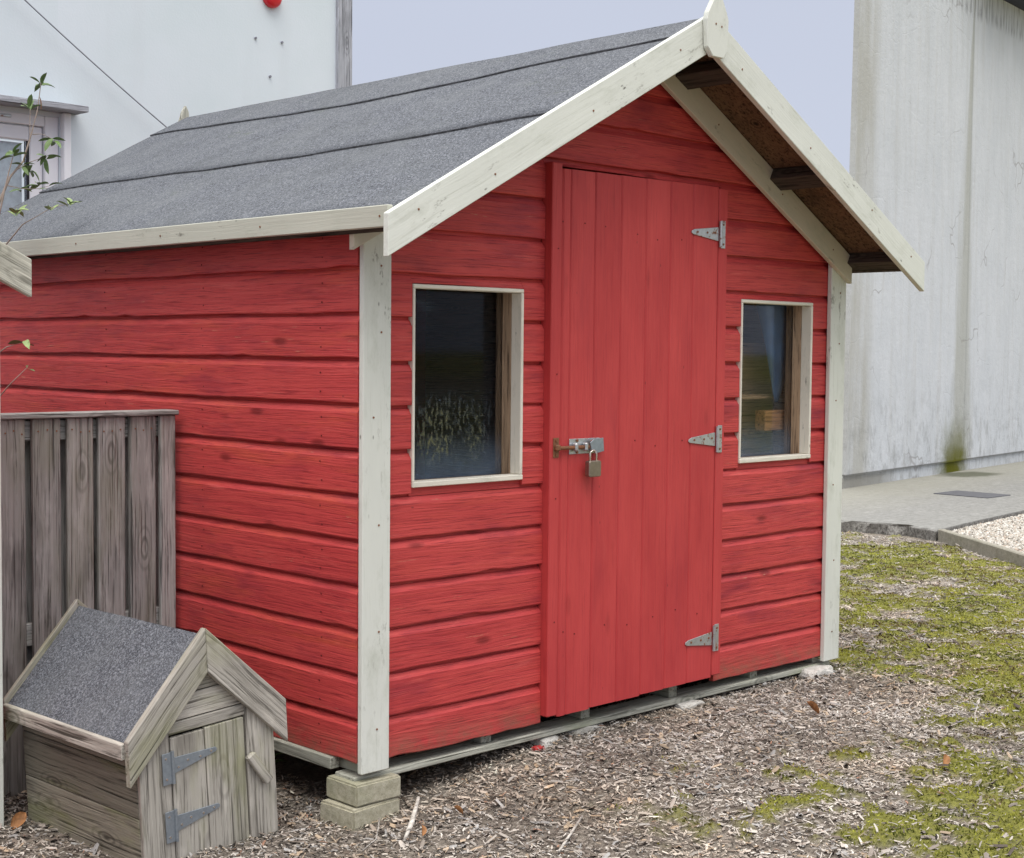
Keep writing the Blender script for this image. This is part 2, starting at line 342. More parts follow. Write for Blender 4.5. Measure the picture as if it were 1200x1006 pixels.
# ---------------------------------------------------------------- ground
xs = np.concatenate([[-600, -150, -40, -12, -5, -2.5], np.arange(-1.6, 7.0, .033), [7.5, 9, 14, 25, 60, 160, 600]])
ys = np.concatenate([[-600, -150, -40, -12, -5], np.arange(-2.4, 3.4, .033), [4, 6, 10, 20, 50, 150, 600]])
gx, gy = np.meshgrid(xs, ys, indexing='ij'); gz = gh(gx, gy); nx, ny = gx.shape
me = bpy.data.meshes.new('ground'); idx = np.arange(nx*ny).reshape(nx, ny)
q = np.stack([idx[:-1, :-1], idx[1:, :-1], idx[1:, 1:], idx[:-1, 1:]], -1).reshape(-1, 4)
me.from_pydata(np.stack([gx.ravel(), gy.ravel(), gz.ravel()], 1).tolist(), [], q.tolist())
at = me.attributes.new('moss', 'FLOAT', 'POINT'); at.data.foreach_set('value', moss_mask(gx, gy).ravel().astype(np.float32))
me.polygons.foreach_set('use_smooth', [True]*len(me.polygons))
m = NM('ground litter', .95, .1); v = m.objvec(False); a = m.n('ShaderNodeAttribute', attribute_name='moss')
c = m.mix(m.mr(m.noise(v, 70, 5, .75), .35, .65), (.085, .07, .058), (.36, .32, .27))
c = m.mix(m.mr(m.noise(v, 8, 4, .6), .4, .7, 0, .5), c, (.11, .09, .08))
mo = m.mix(m.mr(m.noise(v, 60, 4, .7), .35, .65), (.09, .095, .02), (.26, .26, .05))
c = m.mix(m.math('MULTIPLY', a.outputs['Fac'], .9), c, mo); m.col(c); m.bump(m.noise(v, 120, 5, .7), .006, 1)
me.materials.append(m.m); g = bpy.data.objects.new('ground', me); COL.objects.link(g); g['kind'] = 'structure'

# ---------------------------------------------------------------- loose cover: wood chips, moss, pebbles
def cam_vis(x, y, z, pad=60):
    d = np.stack([x-M[0][3], y-M[1][3], x*0+z-M[2][3]], 0); X = R_[0]*d[0]+R_[1]*d[1]+R_[2]*d[2]; Y = U_[0]*d[0]+U_[1]*d[1]+U_[2]*d[2]; Z = F_[0]*d[0]+F_[1]*d[1]+F_[2]*d[2]
    px = 600+1740*X/Z; py = 503-1740*Y/Z; return (px > -pad-60) & (px < 1200+pad*3) & (py < 1006+pad*2), Z
def color_mesh(name, V, Fq, Cc, mat):
    me = bpy.data.meshes.new(name); nv = len(V); nf = len(Fq); k = Fq.shape[1]
    me.vertices.add(nv); me.vertices.foreach_set('co', V.astype(np.float32).ravel()); me.loops.add(nf*k); me.loops.foreach_set('vertex_index', Fq.astype(np.int32).ravel())
    me.polygons.add(nf); me.polygons.foreach_set('loop_start', (np.arange(nf)*k).astype(np.int32)); me.polygons.foreach_set('loop_total', np.full(nf, k, np.int32))
    me.update(calc_edges=True); at = me.color_attributes.new('col', 'FLOAT_COLOR', 'POINT')
    at.data.foreach_set('color', np.concatenate([Cc, np.ones((nv, 1))], 1).astype(np.float32).ravel())
    me.materials.append(mat); o = bpy.data.objects.new(name, me); COL.objects.link(o); o['kind'] = 'stuff'; return o
def slab_side(x, y):      # True where the yard is bare ground (outside slab and gravel bed)
    e = (x-5.69)*(-1.02)-(y-.82)*(-.79)     # >0 left of the edging line
    return ((y < 1.84) & (e*-1 < -.02)) | ((y >= 1.84) & (x < 6.40))
N = 460000
px_ = rng.uniform(-1.3, 7, N); py_ = rng.uniform(-2.3, 3.2, N)
vis, Z = cam_vis(px_, py_, .08); keep = vis & slab_side(px_, py_) & (rng.random(N) < np.clip(1.25-(Z-3)/9, .35, 1))
keep &= ~((px_ > .12) & (px_ < 2.4) & (py_ > .35)); keep &= ~((px_ > -.66) & (px_ < -.2) & (py_ > .13) & (py_ < .7))
mm = moss_mask(px_, py_); keep &= rng.random(N) > mm*.84
bx, by, mmk = px_[keep], py_[keep], mm[keep]; n = len(bx)
yaw = rng.uniform(0, 2*np.pi, n); ln = rng.gamma(2.4, .0034, n)+.005; ln = np.minimum(ln, .036); wd = rng.uniform(.0026, .0082, n)*np.clip(.6+ln*20, .6, 1.1); bigc = rng.random(n) < .05; ln = np.where(bigc, rng.uniform(.018, .045, n), ln); wd = np.where(bigc, rng.uniform(.010, .020, n), wd); bend = rng.uniform(-.35, .5, n)
tp = rng.normal(0, .28, n); tr = rng.normal(0, .6, n)
zc = gh(bx, by)+rng.uniform(.002, .013, n)
lx = np.stack([-ln/2, ln*0, ln/2]); prof = []
V = np.zeros((n, 9, 3))
for i, u in enumerate((-.5, 0, .5)):
    for j, s in enumerate((-.5, 0, .5)):
        X = u*ln; Y = s*wd*(1 if u == 0 else .7)+bend*ln*(.25-u*u); Zl = -abs(s)*wd*.5 + (np.abs(bend)*ln*.5)*(.25-u*u)
        y2 = Y*np.cos(tr)-Zl*np.sin(tr)*.6; z2 = Y*np.sin(tr)*.35+Zl; x3 = X*np.cos(tp); z3 = z2+X*np.sin(tp)
        V[:, i*3+j, 0] = bx+x3*np.cos(yaw)-y2*np.sin(yaw); V[:, i*3+j, 1] = by+x3*np.sin(yaw)+y2*np.cos(yaw); V[:, i*3+j, 2] = zc+z3
fb = np.array([[0, 1, 4, 3], [1, 2, 5, 4], [3, 4, 7, 6], [4, 5, 8, 7]])
Fq = (np.arange(n)[:, None, None]*9+fb[None]).reshape(-1, 4)
pal = np.array([(.47, .41, .345), (.60, .54, .47), (.33, .27, .22), (.17, .13, .10), (.05, .04, .035), (.44, .31, .18), (.40, .17, .08), (.33, .32, .31)])
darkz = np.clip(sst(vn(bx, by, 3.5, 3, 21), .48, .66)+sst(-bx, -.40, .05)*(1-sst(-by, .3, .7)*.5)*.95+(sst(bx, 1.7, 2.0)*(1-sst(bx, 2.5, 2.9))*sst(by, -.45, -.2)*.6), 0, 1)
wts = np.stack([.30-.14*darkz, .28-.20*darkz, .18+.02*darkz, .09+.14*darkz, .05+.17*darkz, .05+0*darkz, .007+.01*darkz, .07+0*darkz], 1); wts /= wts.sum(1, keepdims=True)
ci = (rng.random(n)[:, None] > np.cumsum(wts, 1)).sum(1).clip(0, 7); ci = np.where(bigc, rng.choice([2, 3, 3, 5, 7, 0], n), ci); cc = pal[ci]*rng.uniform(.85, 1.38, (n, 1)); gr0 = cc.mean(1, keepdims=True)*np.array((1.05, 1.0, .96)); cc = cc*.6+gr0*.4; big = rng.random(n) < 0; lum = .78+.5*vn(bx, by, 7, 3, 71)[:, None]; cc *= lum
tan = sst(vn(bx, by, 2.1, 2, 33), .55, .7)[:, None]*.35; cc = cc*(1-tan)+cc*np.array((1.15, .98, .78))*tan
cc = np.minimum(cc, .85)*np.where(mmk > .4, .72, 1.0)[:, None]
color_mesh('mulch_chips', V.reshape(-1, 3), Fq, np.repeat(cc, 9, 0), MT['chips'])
# moss tufts: short blades
N = 520000
px_ = rng.uniform(-.6, 7, N); py_ = rng.uniform(-2.3, 3.2, N); vis, Z = cam_vis(px_, py_, .08)
keep = vis & slab_side(px_, py_) & (moss_mask(px_, py_) > rng.uniform(.15, .9, N)) & ~((px_ > -.1) & (px_ < 2.46) & (py_ > .02))
keep &= rng.random(N) < np.clip(1.3-(Z-3)/8, .3, 1)
bx, by = px_[keep], py_[keep]; n = len(bx); yaw = rng.uniform(0, 2*np.pi, n); h = rng.uniform(.003, .0105, n); wd = rng.uniform(.0016, .0038, n)*np.clip(.6+.12*Z[keep], 1, 1.8); z0 = gh(bx, by)-.001
lean = rng.normal(0, .0035, (n, 2)); V = np.zeros((n, 3, 3))
V[:, 0] = np.stack([bx-np.cos(yaw)*wd, by-np.sin(yaw)*wd, z0], 1); V[:, 1] = np.stack([bx+np.cos(yaw)*wd, by+np.sin(yaw)*wd, z0], 1); V[:, 2] = np.stack([bx+lean[:, 0], by+lean[:, 1], z0+h], 1)
tone = vn(bx, by, 9, 3, 41); yl = vn(bx, by, 2.5, 2, 51)
tone = sst(tone, .30, .70); cg = np.array((.10, .12, .02))[None]*(1-tone[:, None])+np.array((.50, .51, .075))[None]*tone[:, None]
cg = cg*(1-sst(yl, .5, .75)[:, None]*.6)+np.array((.50, .42, .10))*sst(yl, .5, .75)[:, None]*.6; br = sst(vn(bx, by, 6, 4, 61), .56, .66)[:, None]*.8; cg = cg*(1-br)+np.array((.20, .13, .075))[None]*br; cg *= rng.uniform(.6, 1.25, (n, 1))
Cv = np.repeat(cg, 3, 0).reshape(n, 3, 3); Cv[:, :2] *= .7
color_mesh('moss', V.reshape(-1, 3), np.arange(n*3).reshape(-1, 3), Cv.reshape(-1, 3), MT['mosstuft'])

# ---------------------------------------------------------------- concrete slab, gravel bed, kerb
def surf_poly(name, pts, z, thick, mat, jag=0):
    P = []
    for i in range(len(pts)):
        a = Vector(pts[i]); b = Vector(pts[(i+1) % len(pts)]); L_ = (b-a).length; k = max(1, int(L_/.06)) if jag and i < jag else 1
        for j in range(k): P.append(a.lerp(b, j/k))
    rr = random.Random(3); V, Fc = [], []; n = len(P)
    for lay, dz in enumerate((0, -.012, -thick)):
        for i, p in enumerate(P):
            jx = rr.uniform(-.012, .012) if (lay and jag and i < 60) else 0; V.append((p.x+jx*(1+lay)-.012*lay*(1 if jag and i < 60 else 0), p.y+jx, z+dz+(rr.uniform(-.004, .004) if jag and i < 60 and lay == 1 else 0)))
    Fc.append(tuple(range(n)))
    for k in range(2):
        for i in range(n): Fc.append((k*n+i, (k+1)*n+i, (k+1)*n+(i+1) % n, k*n+(i+1) % n))
    o = mesh_obj(name, V, Fc, mat); bm = bmesh.new(); bm.from_mesh(o.data); bmesh.ops.recalc_face_normals(bm, faces=bm.faces); bm.to_mesh(o.data); bm.free(); o['kind'] = 'structure'; return o
m = NM('worn concrete', .9, .2); v = m.objvec(False); x, y, z = m.sep(v)
n1 = m.noise(v, 26, 6, .75); c = m.mix(m.mr(n1, .3, .7), (.16, .158, .148), (.32, .315, .30))
c = m.mix(m.mr(m.noise(m.sc(v, (1.0, 3.2, 1)), 2.4, 5, .7), .45, .66, 0, .6), c, (.24, .238, .225))
c = m.mix(m.mr(m.noise(m.sc(v, (1, 4, 1)), 4, 5, .7), .55, .70, 0, .5), c, (.38, .375, .36))
wd_ = m.math('SUBTRACT', y, m.math('ADD', 3.944, m.math('MULTIPLY', m.math('SUBTRACT', x, 8.586), .1324)))
wn2 = m.math('ADD', wd_, m.math('MULTIPLY', m.math('SUBTRACT', m.noise(v, 2.2, 4), .5), .5))
c = m.mix(m.mr(wn2, -1.1, -.3, 0, .5), c, (.31, .30, .24))                       # silty strip along the wall foot
pd = m.n('ShaderNodeVectorMath', operation='DISTANCE'); m.l(m.sc(v, (1, 1.7, 0)), pd.inputs[0]); pd.inputs[1].default_value = (10.95, 4.05*1.7, 0)
c = m.mix(m.mr(m.math('ADD', pd.outputs['Value'], m.math('MULTIPLY', m.math('SUBTRACT', m.noise(v, 5, 3), .5), .5)), .30, .50, .8, 0), c, (.075, .08, .05))
c = m.mix(m.mr(z, .168, .176, 1, 0), c, m.mix(m.mr(m.noise(v, 45, 5, .75), .35, .65), (.055, .05, .045), (.33, .32, .30)))
c = m.mix(m.mr(m.vor(v, 150), .1, .25, .45, 0), c, (.16, .16, .15))
m.col(c); m.bump(n1, .006, 1); MT['slab'] = m.m
surf_poly('concrete_path', [(6.48, 1.84), (6.6, 2.13), (6.47, 2.58), (6.0, 4.6), (6.4, 9.0), (30, 9.0), (30, 4.6), (12, 2.62), (8.17, 2.06), (7.1, 1.93)], .18, .14, MT['slab'], 4)
box('manhole_cover', (8.80, 9.20), (2.70, 3.20), (.150, .187), MT['iron']); tag(bpy.data.objects['manhole_cover'], 'dark rectangular drain cover set in the concrete path', 'drain cover')
m = NM('gravel bed base', .95, .1); v = m.objvec(False); m.col(m.mix(m.mr(m.noise(v, 90, 5, .7), .35, .65), (.25, .22, .20), (.60, .57, .53))); m.bump(m.noise(v, 90, 4), .01, 1)
surf_poly('gravel_bed', [(4.2, -1.15), (5.69, .79), (6.50, 1.83), (7.1, 1.925), (8.17, 2.055), (12, 2.615), (14, 2.9), (14, -3)], .150, .1, m.m)
# gravel pebbles
N = 26000; bx = rng.uniform(5.6, 9.5, N); by = rng.uniform(.3, 2.2, N); e = (bx-5.69)*1.02-(by-.82)*.79
vis, Z = cam_vis(bx, by, .16); keep = (e > .05) & (by < 1.9+(bx-7.1)*.127) & (by < 1.84+(bx-6.48)*.15) & vis; bx, by = bx[keep], by[keep]; n = len(bx); r = rng.uniform(.005, .017, n)
oc = np.array([(1, 0, 0), (0, 1, 0), (-1, 0, 0), (0, -1, 0), (0, 0, .7), (0, 0, -.7)]); yaw = rng.uniform(0, 6.3, n); st = rng.uniform(.6, 1.3, n)
V = np.zeros((n, 6, 3))
for i, (a_, b_, c_) in enumerate(oc):
    V[:, i, 0] = bx+r*(a_*st*np.cos(yaw)-b_*np.sin(yaw)); V[:, i, 1] = by+r*(a_*st*np.sin(yaw)+b_*np.cos(yaw)); V[:, i, 2] = .155+r*c_
fb = np.array([(0, 1, 4), (1, 2, 4), (2, 3, 4), (3, 0, 4), (1, 0, 5), (2, 1, 5), (3, 2, 5), (0, 3, 5)]); Fq = (np.arange(n)[:, None, None]*6+fb[None]).reshape(-1, 3)
pal = np.array([(.58, .54, .48), (.46, .42, .36), (.52, .42, .34), (.70, .67, .62), (.26, .23, .20)]); cc = pal[rng.choice(5, n, p=[.35, .25, .12, .2, .08])]*rng.uniform(.8, 1.1, (n, 1))
color_mesh('gravel_pebbles', V.reshape(-1, 3), Fq, np.repeat(cc, 6, 0), MT['pebble'])
MT['kerb'] = stone('concrete kerb', (.22, .205, .165), (.36, .34, .29), 30, .003, (.16, .16, .11))
a_, b_ = Vector((6.47, 1.83, 0)), Vector((5.69, .82, 0)); d_ = (b_-a_).normalized(); 
k = thing('kerb_edging', 'low concrete edging kerb between the pale gravel and the mossy yard', 'kerb', (a_.x, a_.y, .1))
for i in range(3):
    p0 = a_+d_*(i*.914); p1 = a_+d_*(i*.914+.906); nn = Vector((-d_.y, d_.x, 0))*.05
    prism('kerb_stone', [(p0.x, p0.y, .02), (p1.x, p1.y, .02), (p1.x, p1.y, .188-.004*i), (p0.x, p0.y, .188)], nn, d_, MT['kerb'], k, .006)

# ---------------------------------------------------------------- background buildings
m = NM('stained whitewashed render', .85, .15); v = m.objvec(False); x, y, z = m.sep(v)
n1 = m.noise(m.sc(v, (1, 1, .35)), 4, 6, .7); c = m.mix(m.mr(n1, .3, .7), (.53, .555, .58), (.61, .63, .655))
st = m.noise(m.sc(v, (9, 1, .5)), 1, 6, .7); c = m.mix(m.mr(st, .50, .76, 0, .45), c, (.43, .42, .385))
c = m.mix(m.mr(m.noise(m.sc(v, (24, 1, .9)), 1, 4, .7), .56, .72, 0, .4), c, (.62, .64, .66))
c = m.mix(m.math('MULTIPLY', m.mr(x, .30, .62, 1, 0, True), m.mr(m.noise(m.sc(v, (5, 1, .7)), 1, 4), .3, .6, .1, .7)), c, (.38, .37, .32))
# long damp stain running down the wall
wd_ = m.math('ABSOLUTE', m.math('SUBTRACT', x, m.mr(z, .2, 5, 2.62, 2.75))); hw = m.mr(z, 1.0, 4.9, .36, .015)
sn = m.math('MULTIPLY', m.math('DIVIDE', wd_, hw), m.mr(m.noise(m.sc(v, (7, 1, .6)), 1, 4), .3, .7, .6, 1.7))
c = m.mix(m.mr(sn, .15, 1.1, .62, 0, True), c, (.34, .34, .285))
c = m.mix(m.mr(m.math('ABSOLUTE', m.math('SUBTRACT', x, 2.752)), .006, .03, .4, 0, True), c, (.30, .31, .30))
# cracks
cv = m.n('ShaderNodeVectorMath', operation='ADD'); nn = m.n('ShaderNodeTexNoise'); nn.inputs['Scale'].default_value = 3; m.l(v, nn.inputs['Vector']); m.l(v, cv.inputs[0]); m.l(m.sc(nn.outputs['Color'], (.5, .5, .5)), cv.inputs[1])
ck = m.mr(m.vor(m.sc(cv.outputs[0], (1, .3, .7)), 1.5, 'DISTANCE_TO_EDGE'), .002, .010, 1, 0); c = m.mix(m.math('MULTIPLY', ck, m.mr(m.noise(v, 1.1, 2), .55, .62, 0, .5)), c, (.22, .20, .19))
# grime near the foot, black speckle and green algae
gf = m.math('MULTIPLY', m.mr(z, .2, 1.5, 1, 0, True), m.mr(m.noise(m.sc(v, (8, 1, 4)), 1, 6, .75), .48, .66)); c = m.mix(m.math('MULTIPLY', gf, .55), c, (.17, .17, .16))
c = m.mix(m.mr(m.noise(v, 60, 4, .7), .64, .74, 0, .2), c, (.25, .25, .25))
c = m.mix(m.mr(m.math('ABSOLUTE', m.math('SUBTRACT', z, .296)), .004, .012, .8, 0), c, (.09, .09, .085))  # dark line painted along the plinth step, deepening the step's shadow
al = m.math('MULTIPLY', m.mr(m.math('ADD', m.math('ABSOLUTE', m.math('SUBTRACT', x, 2.52)), m.math('MULTIPLY', m.math('SUBTRACT', m.noise(v, 5, 5, .7), .5), .5)), .10, .50, 1, 0, True), m.mr(m.math('ADD', z, m.math('MULTIPLY', m.noise(v, 7, 3), .3)), .36, 1.0, 1, 0, True))
c = m.mix(al, c, (.115, .115, .008))
ft = m.math('MULTIPLY', m.mr(z, .26, .30, 1, 0), m.mr(x, .75, 1.2, .8, 0)); c = m.mix(ft, c, (.27, .26, .23))
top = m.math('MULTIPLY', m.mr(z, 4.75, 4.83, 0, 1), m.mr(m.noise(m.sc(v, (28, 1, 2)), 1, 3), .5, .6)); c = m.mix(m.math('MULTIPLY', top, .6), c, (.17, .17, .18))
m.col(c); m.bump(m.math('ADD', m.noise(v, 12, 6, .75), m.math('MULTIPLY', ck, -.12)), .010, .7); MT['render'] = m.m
ang = math.atan2(.6, 4.53)
bld = thing('rendered_building', 'large building on the right with a stained whitewashed wall above the concrete path', 'building', (8.586, 3.944, .18), Matrix.Rotation(ang, 3, 'Z'))
P0 = Matrix.Translation((8.586, 3.944, 0)) @ Matrix.Rotation(ang, 4, 'Z')
def lp(name, pts, thick, xdir, mat, par, bevel=0.0):
    o = prism(name, pts, thick, xdir, mat, par, bevel, pre=P0); return o
def wall_obj(name, poly, z0, z1, mat, par, lean=0):
    n = len(poly); V = [(x+ (lean if (i == 0 or i == n-1) else 0)*z0/5, y, z0) for i, (x, y) in enumerate(poly)]+[(x+(lean if (i == 0 or i == n-1) else 0)*z1/5, y, z1) for i, (x, y) in enumerate(poly)]
    Fc = [tuple(range(n))[::-1], tuple(range(n, 2*n))]+[(i, (i+1) % n, n+(i+1) % n, n+i) for i in range(n)]
    return mesh_obj(name, V, Fc, mat, par, P0.copy())
box('side_wall', (8.05, 8.575), (4.15, 4.35), (.1, 2.25), MT['upvc'], bld, bevel=0)
foot = [(0, 0), (24, 0), (24, 11), (12, 8.2), (.0, .06)]
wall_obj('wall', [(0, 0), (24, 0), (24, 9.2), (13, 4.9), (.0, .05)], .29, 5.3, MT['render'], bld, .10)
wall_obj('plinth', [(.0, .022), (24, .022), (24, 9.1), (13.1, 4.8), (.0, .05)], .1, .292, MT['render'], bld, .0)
r_ = wall_obj('eave', [(2.4, -.34), (24.3, -.34), (24.3, 9.4), (13, 5.1)], 5.10, 5.42, MT['eave'], bld)

m = NM('pale blue white render', .8, .2); v = m.objvec(False); n1 = m.noise(v, 1.2, 4, .6)
c = m.mix(m.mr(n1, .3, .7), (.62, .69, .73), (.69, .74, .80)); c = m.mix(m.mr(m.noise(m.sc(v, (6, 1, .6)), 1, 4), .55, .75, 0, .25), c, (.60, .64, .68)); m.col(c); m.bump(m.noise(v, 90, 4), .001, .6); MT['wallL'] = m.m
lb = thing('white_building', 'tall pale blue white building behind the shed roof with a canopied doorway', 'building', (.9, 4.0, 0))
WX0, WX1, DZ = .30, 1.165, 2.50          # doorway opening
box('wall', (-4.5, WX0), (4.0, 4.25), (-.1, 4.4), MT['wallL'], lb, bevel=0); box('wall', (WX1, 2.992), (4.0, 4.25), (-.1, 4.4), MT['wallL'], lb, bevel=0); box('wall', (WX0, WX1), (4.0, 4.25), (2.575, 4.4), MT['wallL'], lb, bevel=0)
box('wall', (2.80, 2.992), (4.25, 12), (-.1, 4.4), MT['wallL'], lb, 'y', 0); box('blind', (.33, .985), (4.058, 4.062), (.1, 2.43), MT['interior'], lb, bevel=0)
MT['batten'] = wood_grey('grey blue batten wood', (.40, .41, .45), (.25, .25, .28), 0)
box('corner_batten', (2.993, 3.101), (3.975, 4.3), (-.1, 4.42), MT['batten'], lb, 'z', .002)
box('canopy', (.1, 1.265), (3.86, 4.0), (2.600, 2.632), MT['batten'], lb, bevel=.003)
box('trim', (1.172, 1.214), (3.955, 4.0), (-.1, 2.598), MT['upvc'], lb, 'z', .004)
dfm = box('door_frame', (1.088, 1.163), (4.0, 4.08), (0, 2.575), MT['upvc'], lb, 'z', .004)
box('door_head', (.30, 1.086), (4.0, 4.08), (2.520, 2.575), MT['upvc'], dfm, bevel=.004)
dl = box('door_leaf', (1.012, 1.084), (4.02, 4.07), (.02, 2.518), MT['upvc'], lb, 'z', .006)
box('leaf_rail', (.31, 1.010), (4.02, 4.07), (2.44, 2.516), MT['upvc'], dl, bevel=.006); box('seal', (1.000, 1.0115), (4.026, 4.06), (.1, 2.439), MT['dark'], dl, 'z', 0)
box('pane', (.33, 1.0), (4.04, 4.046), (.1, 2.439), MT['pane'], dl, bevel=0); box('closer', (.70, .90), (3.99, 4.02), (2.545, 2.56), MT['zinc'], dfm, bevel=.003)
for x, z in ((2.404, 3.177), (2.591, 3.18), (2.506, 2.969)):
    V, Fc = tube_mesh([([(x, 3.99, z), (x, 4.01, z)], .0075)], 8); mesh_obj('screw_plug', V, Fc, MT['cable'], lb)
prof = [(0, .062), (.02, .064), (.035, .055), (.045, .035), (.05, 0.001)]; V = []; Fc = []
for d, r in prof:
    for i in range(20): V.append((2.514+r*math.cos(i*math.pi/10), 4.0-d, 3.43+r*math.sin(i*math.pi/10)))
for j in range(4):
    for i in range(20): Fc.append((j*20+i, (j+1)*20+i, (j+1)*20+(i+1) % 20, j*20+(i+1) % 20))
al = mesh_obj('wall_beacon', V, Fc, MT['alarm'], smooth=True); tag(al, 'round red plastic alarm beacon fixed high on the white building wall', 'alarm')
wp = [Vector((.85, 3.95, 3.22)).lerp(Vector((1.86, 3.95, 2.54)), t)-Vector((0, 0, .03*4*t*(1-t)*.4)) for t in np.linspace(-.6, 1.15, 24)]
V, Fc = tube_mesh([(wp, .0035)], 6); tag(mesh_obj('cable', V, Fc, MT['cable']), 'thin grey cable slanting down across the white building wall', 'cable')

# ---------------------------------------------------------------- the red shed
W_, D_ = 2.45, 2.5; RP = .13; K = .543; RC = 1.215
shed = thing('garden_shed', 'red painted timber shed with off white corner posts, bargeboards and grey felt roof', 'shed', (1.22, 1.25, .12))
MT2 = [MT['red'], MT['bare']]; MT2s = [MT['redside'], MT['bare']]
def shiplap(name, zl, zh, xlo, xhi, z0row, parent, rotz=0, mats=MT2, seed=0, chip=True, depth=.02):
    """one weatherboard, front face on y=0, chamfered along the top; xlo/xhi may be functions of z"""
    if z0row < .2: mats = [MT['redmud'], MT['bare']]
    fl = xlo if callable(xlo) else (lambda z, a=xlo: a); fh = xhi if callable(xhi) else (lambda z, a=xhi: a)
    def dep(z):
        t = z-z0row
        return 0.0 if t <= .100 else min(1, (t-.100)/.0195)*.013
    zs = [zl, zl+.003]+[z for z in (z0row+.101, z0row+.111, z0row+.1195) if zl+.004 < z < zh-.001]+[zh]
    ring = [(depth, zl)]+[((.0015 if i == 0 else dep(z)), z) for i, z in enumerate(zs[:-1])]+[(.0175 if zh-z0row > .12 else dep(zh), min(zh, z0row+.1205) if zh-z0row > .1225 else zh), (.018 if zh-z0row > .12 else dep(zh), zh), (depth, zh+.004)]
    Lx = fh(zl)-fl(zl); nseg = max(1, int(Lx/.07)); rr = random.Random(seed*77+int(zl*1000)); V = []; k = len(ring)
    ph = rr.uniform(0, 9)
    for i in range(nseg+1):
        t = i/nseg; cx = fl(zl)+t*Lx; lip = .0013*math.sin(cx*7+ph)+rr.uniform(-.0012, .0012); 
        if chip and rr.random() < .05: lip += rr.uniform(.002, .006)
        dd = .0012*math.sin(cx*3.1+ph*2)+rr.uniform(-.0004, .0004)
        for j, (y, z) in enumerate(ring):
            zz = z+(lip if j in (1, 2) else (lip*.4 if 2 < j < k-2 else 0)); yy = y+(dd if 0 < j < k-1 else 0)
            V.append(Vector((fl(z)+t*(fh(z)-fl(z)), yy, zz)))
    cx = sum(V, Vector())/len(V); Fc, fm = [], []
    for i in range(nseg):
        for j in range(k): 
            a, b = i*k+j, i*k+(j+1) % k; Fc.append((a, a+k, b+k, b)); fm.append(1 if j == k-1 else 0)
    Fc.append(tuple(range(k))); Fc.append(tuple(nseg*k+j for j in range(k))[::-1]); fm += [0, 0]
    rot = Matrix.Rotation(rotz, 4, 'Z'); mw = rot @ Matrix.Translation(cx)
    o = mesh_obj(name, [p-cx for p in V], Fc, mats, parent, mw, fm=fm)
    bm = bmesh.new(); bm.from_mesh(o.data); bmesh.ops.recalc_face_normals(bm, faces=bm.faces); bm.to_mesh(o.data); bm.free(); return o
def off(o, dx, dy):
    mw = WM[o.name].copy(); mw.translation += Vector((dx, dy, 0)); WM[o.name] = mw; o.matrix_basis = WM[o.parent.name].inverted() @ mw
Z0 = .170; WLx, WLz = (.202, .662), (.967, 1.567); WRx, WRz = (1.787, 2.246), (.965, 1.570)
JL, JR = .756, 1.660
gl = lambda z: max(.022, RC-(2.385-z)/.55); gr_ = lambda z: min(2.428, RC+(2.385-z)/.55)
for r in range(17):
    a = Z0+r*RP; b = a+RP-.0006
    if r <= 5 or r == 6 or 6 < r < 10:
        if r <= 5:
            shiplap('board', a, b, .022, JL, a, shed, seed=r); shiplap('board', a, b, JR, 2.428, a, shed, seed=r+50)
        else:
            for q_, (x0, x1) in enumerate(((.022, WLx[0]), (WLx[1], JL), (JR, WRx[0]), (WRx[1], 2.428))): shiplap('board', a, b, x0, x1, a, shed, seed=r*5+q_)
    elif r == 10:
        for q_, (x0, x1) in enumerate(((.022, WLx[0]), (WLx[1], JL), (JR, WRx[0]), (WRx[1], 2.428))): shiplap('board', a, b, x0, x1, a, shed, seed=r*5+q_)
        for x0, x1, zt in ((*WLx, WLz[1]), (*WRx, WRz[1])): shiplap('board', zt+.001, b, x0, x1, a, shed, seed=r)
    elif r < 13: shiplap('board', a, b, gl, JL, a, shed, seed=r); shiplap('board', a, b, JR, gr_, a, shed, seed=r+50)
    elif r == 13: shiplap('board', a, b, gl, JL, a, shed, seed=r); shiplap('board', a, b, JR, gr_, a, shed, seed=r+50); shiplap('board', 1.966, b, JL, JR, a, shed, seed=60)
    else: 
        if a < 2.33: shiplap('board', a, min(b, 2.37), gl, gr_, a, shed, seed=r)
for xr_ in (WLx, WRx): box('board', xr_, (.0112, .0195), (Z0+6*RP-.0085, .9655), MT['red'], shed, 'x', 0)
for r in range(12):                                       # side walls, turned so that local X runs along the wall
    a = .180+r*RP; b = a+RP-.001
    shiplap('board', a, b, -D_, -.0015, a, shed, -math.pi/2, MT2s, seed=200+r)
for r in range(12):
    a = .180+r*RP; b = a+RP-.001
    o = shiplap('board', a, b, .0015, D_, a, shed, math.pi/2, MT2s, seed=300+r); off(o, W_, 0)
prism('gable_panel', [(.001, D_, .18), (2.449, D_, .18), (2.449, D_, 1.79), (RC, D_, 2.43), (.001, D_, 1.79)], (0, .018, 0), (1, 0, 0), MT['red'], shed)
box('wall_plate', (.0, .02), (.02, 2.5), (1.742, 1.79), MT['redside'], shed, 'y'); box('wall_plate', (2.43, 2.45), (.02, 2.5), (1.742, 1.79), MT['redside'], shed, 'y')
# corner posts
def post(x0, x1, y0, y1, z0, z1, p=shed): return box('corner_post', (x0, x1), (y0, y1), (z0, z1), MT['white'], p, 'z', .0025)
post(.003, .106, -.0215, -.0015, .150, 1.735); post(2.342, 2.446, -.0215, -.0015, .150, 1.735); post(-.004, .10, D_+.02, D_+.04, .15, 1.7); post(2.34, 2.446, D_+.02, D_+.04, .15, 1.7)
